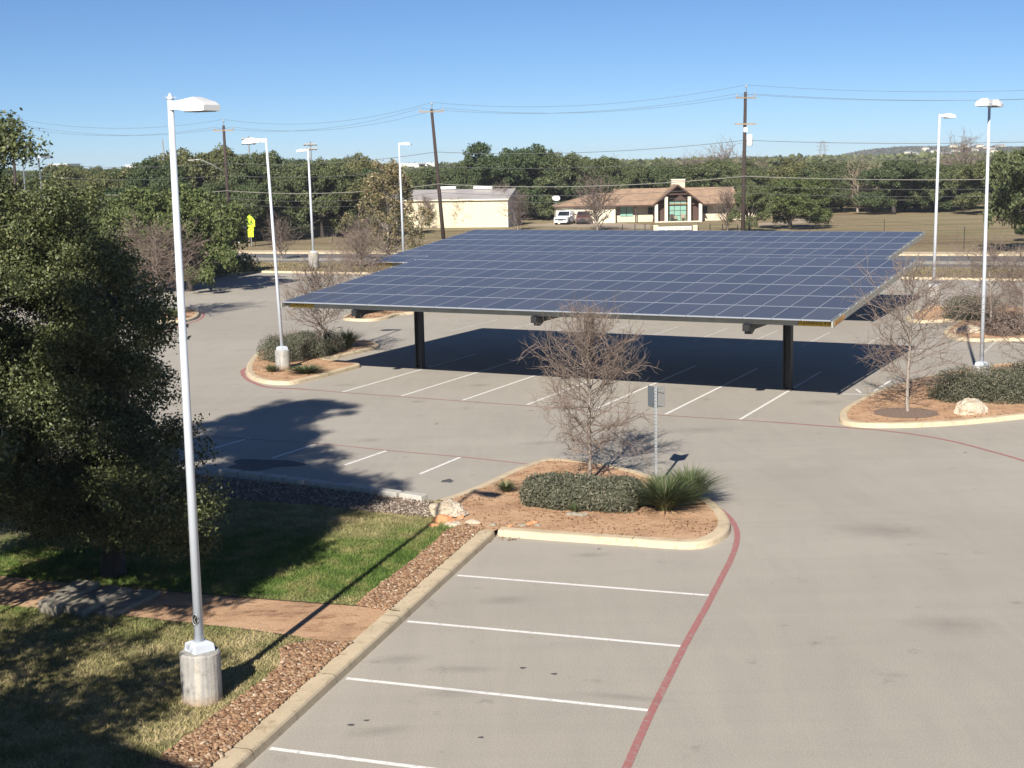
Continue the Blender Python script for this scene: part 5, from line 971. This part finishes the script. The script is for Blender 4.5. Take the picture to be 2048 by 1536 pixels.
# ------------------------------------------------------------------ utility poles and wires
def upole(bx, by, tx, ty, Y, label, extras):
    b = G(bx, by) if by else None; base = Vector((GD(bx, 480, Y).x, Y, 0)); t = GD(tx, ty, Y); r = thing('utility_pole', tuple(base), label, 'utility pole', 'wooden utility poles along the road')
    MB().tube([base - Vector((0, 0, .3)), base.lerp(t, .5), t], [.20, .17, .13], 12).build('pole', MAT['polewood'], r, True); return r, base, t
Yp = [148, 138, 129]
r3, b3, t3 = upole(461, 0, 447, 251, 148, 'brown utility pole left of the crossing sign, rising from the verge by the woods', 0)
r2, b2, t2 = upole(889, 0, 863, 218, 138, 'leaning brown utility pole in front of the barn', 0)
r1, b1, t1 = upole(1485, 0, 1491, 184, 129, 'dark tall utility pole with transformer beside the long house', 0)
r0, b0_, t0 = upole(38, 0, 23, 247, 158, 'utility pole at the left edge seen through the oak tops', 0)
t4 = Vector((60, 122, 13.6)); b4 = Vector((60, 122, 0))
wd_ = Vector((t1.x - t3.x, t1.y - t3.y, 0)).normalized()
AT = {}
def crossarm(r, t, dz, hw, tilt=0, ang=0, pins=True, nm='crossarm'):
    d = Vector((math.cos(ang), math.sin(ang), tilt)).normalized(); c = t + Vector((0, -.16, dz)); mb = MB(); mb.obox(c, d, Vector((-d.y, d.x, 0)).normalized(), d.cross(Vector((-d.y, d.x, 0))).normalized(), hw, .055, .065); a = mb.build(nm, MAT['paleflank'], r); out = []
    for q in (-1, 1):
        p = c + d * hw * .93 * q
        if pins: MB().tube([p, p + Vector((0, 0, .12)), p + Vector((0, 0, .14)), p + Vector((0, 0, .34))], [.02, .02, .07, .05], 8).build('insulator', MAT['porcelain'], a)
        out.append(p + Vector((0, 0, .34)))
    return out
def toppin(r, t):
    MB().tube([t + Vector((.05, -.1, -.4)), t + Vector((.05, -.1, .35)), t + Vector((.05, -.1, .37)), t + Vector((.05, -.1, .62))], [.025, .025, .08, .05], 8).build('top_insulator', MAT['porcelain'], r, True); return t + Vector((.05, -.1, .6))
A3 = crossarm(r3, t3, -.5, 1.0); A2 = crossarm(r2, t2, -.25, 1.15); A1 = crossarm(r1, t1, -.5, 1.0, .0, .4); A0 = crossarm(r0, t0, -.45, 1.0); crossarm(r1, t1, -2.75, .95, 0, .1, False)
T3, T2, T1, T0 = toppin(r3, t3), toppin(r2, t2), toppin(r1, t1), toppin(r0, t0)
T4 = t4 + Vector((0, 0, .5)); A4 = [t4 + Vector((-.9, 0, -.2)), t4 + Vector((.9, 0, -.2))]
def wire(a, b_, sag, r, mat, label, cat='power line', n=16, grp='overhead conductors between the utility poles'):
    pts = []
    for i in range(n + 1):
        t = i / n; p = a.lerp(b_, t); p.z -= 4 * sag * t * (1 - t); pts.append(p)
    return tag(MB().tube(pts, r, 5).build('overhead_wire', mat, org=tuple(a)), label, cat, grp)
TL = Vector((-110, 170, 12))
spans = [(T0, T3, 'left edge pole and crossing sign pole', 1.0), (T3, T2, 'crossing sign pole and leaning pole', 1.1), (T2, T1, 'leaning pole and tall dark pole', 1.0), (T1, T4, 'tall dark pole and the right picture edge', .9)]
for a, b_, nm, sg in spans: wire(a, b_, sg, .012, MAT['cable'], 'topmost thin wire running between %s' % nm)
arms = [(A0, A3), (A3, A2), (A2, A1), (A1, A4)]
for (a, b_), (_, _, nm, sg) in zip(arms, spans):
    wire(a[0], b_[0], sg, .012, MAT['cable'], 'front crossarm wire running between %s' % nm); wire(a[1], b_[1], sg, .012, MAT['cable'], 'rear crossarm wire running between %s' % nm)
def at_h(b, t, h): return b.lerp(t, h / t.z) + Vector((0, -.22, 0))
for h, rr_, m_, nm in ((.70, .022, 'cable', 'thin upper'), (.60, .02, 'cable', 'thin middle'), (.475, .034, 'palecable', 'thick pale'), (.415, .018, 'cable', 'dark lower'), (.37, .014, 'cable', 'lowest')):
    for (ba, ta), (bb_, tb), sn in (((b0_, t0), (b3, t3), spans[0][2]), ((b3, t3), (b2, t2), spans[1][2]), ((b2, t2), (b1, t1), spans[2][2]), ((b1, t1), (b4, t4), spans[3][2])):
        wire(at_h(ba, ta, h * ta.z), at_h(bb_, tb, h * tb.z), .55, rr_, MAT[m_], '%s cable slung between %s' % (nm, sn), 'cable')
# transformer, cutouts, street light arms
c = b1.lerp(t1, .70) + Vector((.42, -.1, 0)); MB().tube([c + Vector((0, 0, -.5)), c + Vector((0, 0, -.45)), c + Vector((0, 0, .4)), c + Vector((0, 0, .5))], [.24, .27, .27, .2], 16).build('transformer', MAT['whitepaint'], r1, True)
MB().tube([c + Vector((0, 0, .5)), c + Vector((.05, 0, .8))], [.05, .03], 6).build('bushing', MAT['porcelain'], r1); mb = MB(); mb.obox(b1.lerp(t1, .765) + Vector((.02, -.2, 0)), (1, 0, 0), (0, 1, 0), (0, 0, 1), .16, .05, .2); mb.build('mounting_bracket', MAT['whitepaint'], r1)
MB().tube([b1.lerp(t1, .53), b1.lerp(t1, .53) + Vector((-.7, -.3, 1.0)), b1.lerp(t1, .53) + Vector((-1.15, -.5, 1.5)), b1.lerp(t1, .53) + Vector((-1.35, -.6, 1.52))], [.05, .045, .04, .035], 8).build('light_arm', MAT['zinc'], r1, True)
mb = MB(); mb.obox(b1.lerp(t1, .53) + Vector((-1.5, -.65, 1.5)), (.92, .38, 0), (-.38, .92, 0), (0, 0, 1), .25, .1, .06, .7); mb.build('luminaire', MAT['signback'], r1)
q = b3.lerp(t3, .62); MB().tube([q, q + Vector((-1.4, -.5, .9)), q + Vector((-2.4, -.8, 1.35)), q + Vector((-3.1, -1.0, 1.35))], [.06, .05, .045, .04], 8).build('light_arm', MAT['zinc'], r3, True)
mb = MB(); mb.obox(q + Vector((-3.3, -1.05, 1.33)), (.95, .3, 0), (-.3, .95, 0), (0, 0, 1), .3, .12, .06, .7); mb.build('luminaire', MAT['signback'], r3)
for (bx, by, ty_, lb, arm_) in ((693, 446, 348, 'pale wooden pole with a crossbar in front of the dark oaks', True), (683, 440, 335, 'short pale pole top just left of the crossbar pole', False)):
    b = G(bx, by); p = GD(bx - 2, ty_, b.y); r = thing('wooden_pole', (b.x, b.y, 0), lb, 'utility pole', 'pale service poles at the wood edge'); MB().tube([(b.x, b.y, 0), (p.x, b.y, p.z)], [.16, .11], 8).build('pole', MAT['paleflank'], r, True)
    if arm_: mb = MB(); mb.box(p.x - .8, p.x + .8, b.y - .16, b.y - .06, p.z - .5, p.z - .36); mb.build('crossarm', MAT['paleflank'], r)
# ------------------------------------------------------------------ wire fence and gate
def fence(name, pts, label, cat='fence', hgt=1.5, nwire=7, pr=.03, mat='cable'):
    r = thing(name, (pts[0].x, pts[0].y, 0), label, cat)
    for p in pts: MB().tube([(p.x, p.y, -.1), (p.x, p.y, hgt)], pr, 6).build('post', MAT['dark'], r)
    mb = MB()
    for k in range(nwire):
        z_ = .2 + (hgt - .3) * k / (nwire - 1)
        for i in range(len(pts) - 1): mb.tube([(pts[i].x, pts[i].y, z_), (pts[i + 1].x, pts[i + 1].y, z_)], .009, 3, False)
    mb.build('wire_mesh', MAT[mat], r); return r
fence('wire_fence', PX([(511, 491), (589, 488), (665, 488), (740, 485), (845, 484)]), 'thin wire fence on posts between the crossing sign and the canopy', hgt=1.9)
fence('wire_fence', PX([(1560, 470), (1619, 469), (1768, 478), (1928, 497), (2120, 504)]), 'sparse wire fence crossing the dry field right of the canopies', hgt=1.9, nwire=4)
fence('pipe_fence', PX([(1245, 462), (1270, 461), (1290, 460), (1306, 459)]), 'dark pipe fence left of the white gate', hgt=.75, nwire=2, pr=.05); fence('pipe_fence', PX([(1396, 459), (1420, 460), (1445, 461), (1475, 463)]), 'dark pipe fence right of the white gate', hgt=.75, nwire=2, pr=.05)
for x, lb in ((1311, 'stone gate pillar left of the white rail gate'), (1390, 'stone gate pillar right of the white rail gate')):
    b = G(x, 462); r = thing('gate_pillar', (b.x, b.y, 0), lb, 'pillar', 'stone gate pillars'); mb = MB(); mb.box(b.x - .25, b.x + .25, b.y - .25, b.y + .25, 0, .6); mb.build('shaft', MAT['ashlar'], r); mb = MB(); mb.box(b.x - .3, b.x + .3, b.y - .3, b.y + .3, .6, .67); mb.build('cap', MAT['trim'], r)
a, c = G(1316, 462), G(1385, 462); r = thing('rail_gate', (a.x, a.y, 0), 'low white rail gate between two stone pillars', 'gate')
for z_ in (.15, .3, .44): mb = MB(); mb.box(a.x, c.x, a.y - .03, a.y + .03, z_ - .04, z_ + .04); mb.build('rail', MAT['whitepaint'], r)
for k in range(5): x = a.x + (c.x - a.x) * k / 4; mb = MB(); mb.box(x - .05, x + .05, a.y - .08, a.y - .032, .05, .5); mb.build('upright', MAT['whitepaint'], r)
# ------------------------------------------------------------------ barn
def barn():
    a = math.radians(12.5); Wd = Vector((math.sin(a), math.cos(a), 0)); U = Vector((math.cos(a), -math.sin(a), 0)); c0 = Vector((-.1, 185, 0)); L, D, e, rz_ = 15.6, 8.2, 3.62, 4.75
    r = thing('metal_barn', tuple(c0), 'cream ribbed metal barn with a low grey roof beyond the road', 'barn'); r.rotation_euler = (0, 0, -a); ORG[r.name] = Vector((0, 0, 0))
    # local frame: x to the left is negative, y goes back
    mb = MB(); mb.add([(-L, 0, 0), (0, 0, 0), (0, 0, e), (-L, 0, e)], [(0, 1, 2, 3)]); mb.add([(-L, D, 0), (0, D, 0), (0, D, e), (-L, D, e)], [(3, 2, 1, 0)]); mb.build('long_wall', MAT['siding'], r)
    for x, s_ in ((0, 1), (-L, -1)):
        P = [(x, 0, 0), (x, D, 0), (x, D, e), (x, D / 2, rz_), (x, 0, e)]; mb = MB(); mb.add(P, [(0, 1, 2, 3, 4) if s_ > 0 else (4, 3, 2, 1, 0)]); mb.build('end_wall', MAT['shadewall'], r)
    for s_, y0_, y1_ in ((1, -.25, D / 2), (-1, D + .25, D / 2)):
        sl = (rz_ - e) / (D / 2) ; za = e - .25 * sl + .05; zb = rz_ + .05; P = [(-L - .2, y0_, za), (.2, y0_, za), (.2, y1_, zb), (-L - .2, y1_, zb)]; P2 = [(x, y, z - .06) for x, y, z in P]
        mb = MB(); mb.add(P + P2, [(0, 1, 2, 3), (7, 6, 5, 4), (0, 4, 5, 1), (1, 5, 6, 2), (3, 2, 6, 7), (0, 3, 7, 4)] if s_ > 0 else [(3, 2, 1, 0), (4, 5, 6, 7), (1, 5, 4, 0), (2, 6, 5, 1), (7, 6, 2, 3), (4, 7, 3, 0)]); mb.build('roof', MAT['metalroof'], r)
    mb = MB(); mb.box(-L - .2, .2, -.34, -.26, e - .2, e - .02); mb.build('gutter', MAT['trim'], r)
    for x in (-5.3, -10.4): mb = MB(); mb.box(x - .06, x + .06, -.06, -.003, 0, e - .2); mb.build('downpipe', MAT['trim'], r)
    mb = MB(); mb.box(-.14, .02, -.03, -.003, 0, e - .2); mb.build('corner_trim', MAT['trim'], r)
    for x in (-4.1, -9.0): mb = MB(); mb.box(x - 1.25, x + 1.25, D / 2 - .35, D / 2 + .35, rz_ + .06, rz_ + .42); mb.build('ridge_vent', MAT['whitepaint'], r, bevel=.04)
    mb = MB(); mb.box(.004, .05, 3.2, 4.2, 0, 2.0); d = mb.build('door', MAT['whitepaint'], r); mb = MB(); mb.box(.05, .09, 4.0, 4.08, .95, 1.05); mb.build('handle', MAT['dark'], d)
barn()
# ------------------------------------------------------------------ house
def house():
    Yh = 192.0; k = F0 / Yh; hor = lambda px: 322 - .0192 * (px - 1024)
    X = lambda px: (px - 1024) / k
    r = thing('ranch_house', (X(1357), Yh, 0), 'long low house with a tan shingle roof, central gable and stone chimney', 'house')
    yb = Yh + 7.0; e = 2.25; rz_ = 4.35; xl, xr = X(1118), X(1520); xg0, xg1 = X(1312), X(1404); ap = X(1357); za = 4.85
    # long roof with hipped left end (front and back slopes)
    x_h, x_m = X(1197), X(1236); lo, hi_ = 3.85, rz_; ym = Yh + 3.5
    mb = MB(); mb.add([(xl - .3, Yh - .5, e), (x_m, Yh - .5, e), (x_m, ym, lo), (x_h, ym, lo), (xl - .3, yb + .5, e), (x_m, yb + .5, e)], [(0, 1, 2, 3), (0, 3, 4), (3, 2, 5, 4)]); mb.build('garage_roof', MAT['shingle'], r)
    mb = MB(); mb.add([(x_m, Yh - .5, e), (X(1484), Yh - .5, e), (X(1478), ym, hi_), (x_m, ym, hi_), (x_m, yb + .5, e), (X(1484), yb + .5, e), (x_m, ym, lo)], [(0, 1, 2, 3), (3, 2, 5, 4), (1, 5, 2), (0, 3, 6), (6, 3, 4)]); mb.build('main_roof', MAT['shingle'], r)
    mb = MB(); mb.add([(X(1484) + .01, Yh - .4, e - .1), (xr, Yh - .4, e - .1), (xr, ym, 3.3), (X(1478), ym, 3.7), (X(1478), yb, e), (xr, yb, e)], [(0, 1, 2, 3), (3, 2, 5, 4), (1, 5, 2)]); mb.build('east_roof', MAT['shingle'], r)
    mb = MB(); mb.box(xl - .3, X(1310), Yh - .56, Yh - .5, e - .14, e + .03); mb.build('fascia', MAT['darkwood'], r); mb = MB(); mb.box(X(1408), X(1484), Yh - .56, Yh - .5, e - .14, e + .03); mb.build('fascia', MAT['darkwood'], r)
    # gable
    yf = Yh - 1.9
    for s_, xe in ((-1, xg0 - .25), (1, xg1 + .3)):
        P = [(xe, yf, e + .02), (ap, yf, za), (ap, Yh + 3.6, za), (xe, Yh + 3.6, e + .02)]; P2 = [(a_, b_, c_ - .16) for a_, b_, c_ in P]
        mb = MB(); mb.add(P + P2, ([(0, 1, 2, 3), (7, 6, 5, 4), (0, 4, 5, 1), (1, 5, 6, 2), (2, 6, 7, 3), (3, 7, 4, 0)])); mb.build('gable_roof', MAT['shingle'], r)
        P = [(xe, yf - .05, e - .12), (ap, yf - .05, za - .16), (ap, yf - .05, za + .06), (xe, yf - .05, e + .08)]; P2 = [(a_, yf - .004, c_) for a_, b_, c_ in P]; mb = MB(); mb.add(P + P2, [(0, 1, 2, 3), (7, 6, 5, 4), (0, 4, 5, 1), (3, 2, 6, 7)]); mb.build('rafter_trim', MAT['darkwood'], r)
    mb = MB(); mb.add([(xg0, Yh - .1, e), (xg1, Yh - .1, e), (ap, Yh - .1, za - .2)], [(0, 1, 2)]); mb.add([(xg0, Yh - .1, 0), (xg1, Yh - .1, 0), (xg1, Yh - .1, e), (xg0, Yh - .1, e)], [(0, 1, 2, 3)]); mb.build('gable_wall', MAT['darkwood'], r)
    mb = MB(); mb.box(X(1336), X(1380), yf + .15, yf + .3, 3.55, 3.72); mb.build('tie_beam', MAT['darkwood'], r)
    for px_ in (1315, 1334.5, 1380, 1402):
        zt = e + .1 if px_ in (1315, 1402) else e + (za - e) * (1 - abs(X(px_) - ap) / (ap - xg0)) - .25
        mb = MB(); mb.box(X(px_) - .2, X(px_) + .2, yf + .2, yf + .6, 0, zt); mb.build('column', MAT['trim'], r)
    mb = MB(); mb.box(X(1341), X(1376.5), Yh - .22, Yh - .12, .15, 2.75); gl = mb.build('picture_window', MAT['glass'], r); mb = MB()
    for q in range(4): x = X(1341) + (X(1376.5) - X(1341)) * q / 3; mb.box(x - .03, x + .03, Yh - .25, Yh - .222, .15, 2.75)
    for z_ in (.8, 1.45, 2.1): mb.box(X(1341), X(1376.5), Yh - .256, Yh - .251, z_ - .025, z_ + .025)
    mb.build('window_bars', MAT['darkwood'], gl)
    mb = MB(); mb.box(X(1322), X(1331), Yh - .16, Yh - .11, 0, 2.0); d = mb.build('front_door', MAT['darkwood'], r); mb = MB(); mb.box(X(1329.5), X(1330), Yh - .2, Yh - .162, .95, 1.05); mb.build('handle', MAT['chrome'], d)
    # walls
    mb = MB(); mb.box(xl, X(1236), Yh, Yh + .3, 0, e - .05); mb.build('garage_wall', MAT['trim'], r)
    mb = MB(); mb.box(X(1236), xg0, Yh + 1.5, Yh + 1.8, .85, e + .2); mb.build('west_wall', MAT['darkwood'] if 0 else MAT['buildwall'], r); mb = MB(); mb.box(X(1236), xg0, Yh + 1.1, Yh + 1.5, 0, .9); mb.build('west_plinth', MAT['ashlar'], r)
    mb = MB(); mb.box(xg1, xr, Yh + 1.5, Yh + 1.8, .85, e + .1); mb.build('east_wall', MAT['buildwall'], r); mb = MB(); mb.box(xg1, xr, Yh + 1.1, Yh + 1.5, 0, .9); mb.build('east_plinth', MAT['ashlar'], r)
    mb = MB(); mb.box(xl, xl + .3, Yh + .31, yb, 0, e - .06); mb.build('side_wall', MAT['trim'], r); mb = MB(); mb.box(xr - .3, xr, Yh + 1.81, yb, 0, e - .12); mb.build('side_wall', MAT['buildwall'], r)
    for x0, x1, z0, z1, m_ in ((1247, 1272, .75, 2.05, 'glass'), (1303, 1311, .95, 1.9, 'darkglass'), (1412, 1422, .95, 1.9, 'darkglass'), (1453, 1462, .95, 1.8, 'darkglass')):
        mb = MB(); mb.box(X(x0), X(x1), Yh + 1.04, Yh + 1.097, z0, z1) if m_ == 'glass' else mb.box(X(x0), X(x1), Yh + 1.45, Yh + 1.497, z0, z1); wn = mb.build('window', MAT[m_], r); xm = (X(x0) + X(x1)) / 2; y_ = Yh + 1.0 if m_ == 'glass' else Yh + 1.41; mb = MB(); mb.box(xm - .03, xm + .03, y_, y_ + .036, z0, z1); mb.build('mullion', MAT['darkwood'], wn)
    mb = MB(); mb.box(X(1275), X(1277), Yh - .1, Yh + .05, 0, e - .03); mb.build('porch_post', MAT['darkwood'], r)
    mb = MB(); mb.box(X(1137), X(1182), Yh - .06, Yh - .004, 0, 1.9); mb.build('garage_door', MAT['trim'], r)
    mb = MB(); mb.box(X(1355), X(1382), Yh + 4.2, Yh + 5.3, 3.6, 5.35); ch = mb.build('chimney', MAT['ashlar'], r); mb = MB(); mb.box(X(1354), X(1383), Yh + 4.1, Yh + 5.4, 5.355, 5.48); mb.build('chimney_cap', MAT['trim'], ch)
    mb = MB(); mb.box(xg0, xg1, yf, Yh - .3, 0, .1); mb.build('porch_floor', MAT['trim'], r)
    for i, px_ in enumerate((1347, 1354, 1369)):
        x = X(px_); y = yf + .9; c = thing('patio_chair', (x, y, .1), ['wooden patio chair at the left of the porch', 'low patio chair in the middle of the porch', 'patio chair beside the right porch column'][i], 'chair', 'chairs on the porch'); m_ = MAT['paleflank'] if i else MAT['darkwood']
        mb = MB(); mb.box(x - .25, x + .25, y - .25, y + .25, .48, .54); mb.build('seat', m_, c); mb = MB(); mb.box(x - .25, x + .25, y + .2, y + .25, .545, 1.0 if i != 1 else .7); mb.build('backrest', m_, c)
        for sx_ in (-1, 1):
            for sy_ in (-1, 1): mb = MB(); mb.box(x + .22 * sx_ - .02, x + .22 * sx_ + .02, y + .2 * sy_ - .02, y + .2 * sy_ + .02, .1, .478); mb.build('leg', m_, c)
    x = X(1119); y = Yh + .8; d = thing('satellite_dish', (x, y, e), 'white satellite dish on the left end of the house roof', 'dish'); MB().tube([(x, y, e - .2), (x, y, e + .9)], .06, 6).build('mast', MAT['zinc'], d)
    P = []; fs = []; c = Vector((x, y - .2, e + 1.1)); ax = Vector((.1, -.8, .55)).normalized(); u = ax.cross(Vector((0, 0, 1))).normalized(); v = ax.cross(u)
    for i, (rr2, dep) in enumerate(((0, -.14), (.3, -.1), (.52, 0))):
        for q in range(16): P.append(c + ax * dep + (u * math.cos(q * PI / 8) + v * math.sin(q * PI / 8) * .8) * rr2)
    for i in range(2):
        for q in range(16): fs.append((i * 16 + q, i * 16 + (q + 1) % 16, i * 16 + 16 + (q + 1) % 16, i * 16 + 16 + q))
    MB().add(P, fs).build('reflector', MAT['whitepaint'], d, True)
house()
mb = MB(); mb.poly([Vector((p.x, p.y, 0)) for p in PX([(1060, 452), (1300, 458), (1300, 449), (1240, 446), (1110, 446), (1055, 449)])], -.012); struct('driveway', mb, MAT['drive'])
mb = MB(); mb.poly([Vector((p.x, p.y, 0)) for p in PX([(1480, 452), (1600, 447), (1640, 444), (1672, 441), (1640, 437), (1560, 437), (1600, 440), (1590, 443), (1480, 447)])], -.012); struct('driveway', mb, MAT['drive'])
def car(px_, py_, rotz, paint, label, van=False):
    b = G(px_, py_); r = thing('parked_car', (b.x, b.y, 0), label, 'car', None, rotz); ORG[r.name] = Vector((0, 0, 0)); L, Wd, hb, ht = 4.6, 1.85, 1.0, (1.75 if van else 1.6)
    prof = [(-L / 2, .35), (-L / 2, .8), (-L / 2 + .12, hb - .05), (-L / 2 + 1.05, hb + .03), (-L / 2 + 1.75, ht - .05), (-L / 2 + 2.1, ht), (L / 2 - .5, ht - .02), (L / 2 - .08, hb), (L / 2, .7), (L / 2, .35)]
    n = len(prof); P = []
    for s_ in (-1, 1):
        for (y, z) in prof: P.append((s_ * Wd / 2 * (1 if z < hb + .1 else .84), y, z))
    fs = [tuple(range(n)), tuple(reversed(range(n, 2 * n)))] + [(i, n + i, n + (i + 1) % n, (i + 1) % n) for i in range(n)]; MB().add(P, fs).build('body', MAT[paint], r, bevel=.05)
    y0, z0 = prof[3]; y1, z1 = prof[4]; nrm = Vector((0, -(z1 - z0), (y1 - y0))).normalized() * .012
    w0, w1 = Wd / 2 * .86, Wd / 2 * .76; P = [Vector((-w0, y0 + .08, z0 + .08)) + nrm, Vector((w0, y0 + .08, z0 + .08)) + nrm, Vector((w1, y1 - .06, z1 - .06)) + nrm, Vector((-w1, y1 - .06, z1 - .06)) + nrm]; MB().add(P, [(0, 1, 2, 3)]).build('windscreen', MAT['darkglass'], r)
    for s_ in (-1, 1):
        x = s_ * (Wd / 2 * .93 + .02); MB().add([(x, -.45, hb + .12), (x, 1.7, hb + .12), (x - s_ * .12, 1.55, ht - .15), (x - s_ * .12, -.1, ht - .15)], [(0, 1, 2, 3) if s_ > 0 else (3, 2, 1, 0)]).build('side_window', MAT['darkglass'], r)
        mb = MB(); mb.box(s_ * .58 - .2, s_ * .58 + .2, -L / 2 - .03, -L / 2 - .001, .62, .8); mb.build('headlight', MAT['chrome'], r)
        mb = MB(); mb.box(s_ * 1.02 - .09, s_ * 1.02 + .09, -.72, -.6, hb + .1, hb + .26); mb.build('wing_mirror', MAT[paint], r)
        for yy in (-L / 2 + .85, L / 2 - .85):
            w_ = MB().tube([(s_ * (Wd / 2 - .2), yy, .33), (s_ * (Wd / 2 + .02), yy, .33)], .33, 18).build('wheel', MAT['rubber'], r); MB().tube([(s_ * (Wd / 2 + .021), yy, .33), (s_ * (Wd / 2 + .03), yy, .33)], .2, 14).build('rim', MAT['chrome'], w_)
    mb = MB(); mb.box(-.36, .36, -L / 2 - .03, -L / 2 - .001, .55, .78); mb.build('grille', MAT['dark'], r); mb = MB(); mb.box(-Wd / 2 + .05, Wd / 2 - .05, -L / 2 - .1, -L / 2 - .032, .3, .5); mb.build('bumper', MAT[paint] if paint == 'carwhite' else MAT['dark'], r); return r
car(1132, 448, -.35, 'carwhite', 'white pickup style vehicle parked at the left end of the long house', True); car(1168, 447, -.1, 'carred', 'maroon vehicle parked before the garage behind a leafless shrub')
print('objects', len(bpy.data.objects))
def haze():
    mb = MB(); mb.box(-1150, 1150, -60, 2050, -1.03, 24.0); o = mb.build('haze', bpy.data.materials.new('haze_air')); m = o.data.materials[0]; m.use_nodes = True; t = m.node_tree; t.nodes.clear()
    out = t.nodes.new('ShaderNodeOutputMaterial'); v = t.nodes.new('ShaderNodeVolumePrincipled'); v.inputs['Color'].default_value = (.80, .88, 1, 1); v.inputs['Density'].default_value = .00018; v.inputs['Anisotropy'].default_value = 0.0; t.links.new(v.outputs[0], out.inputs['Volume']); o['kind'] = 'stuff'
    o['label'] = 'thin pale air haze over the far woods and ridge'
haze()
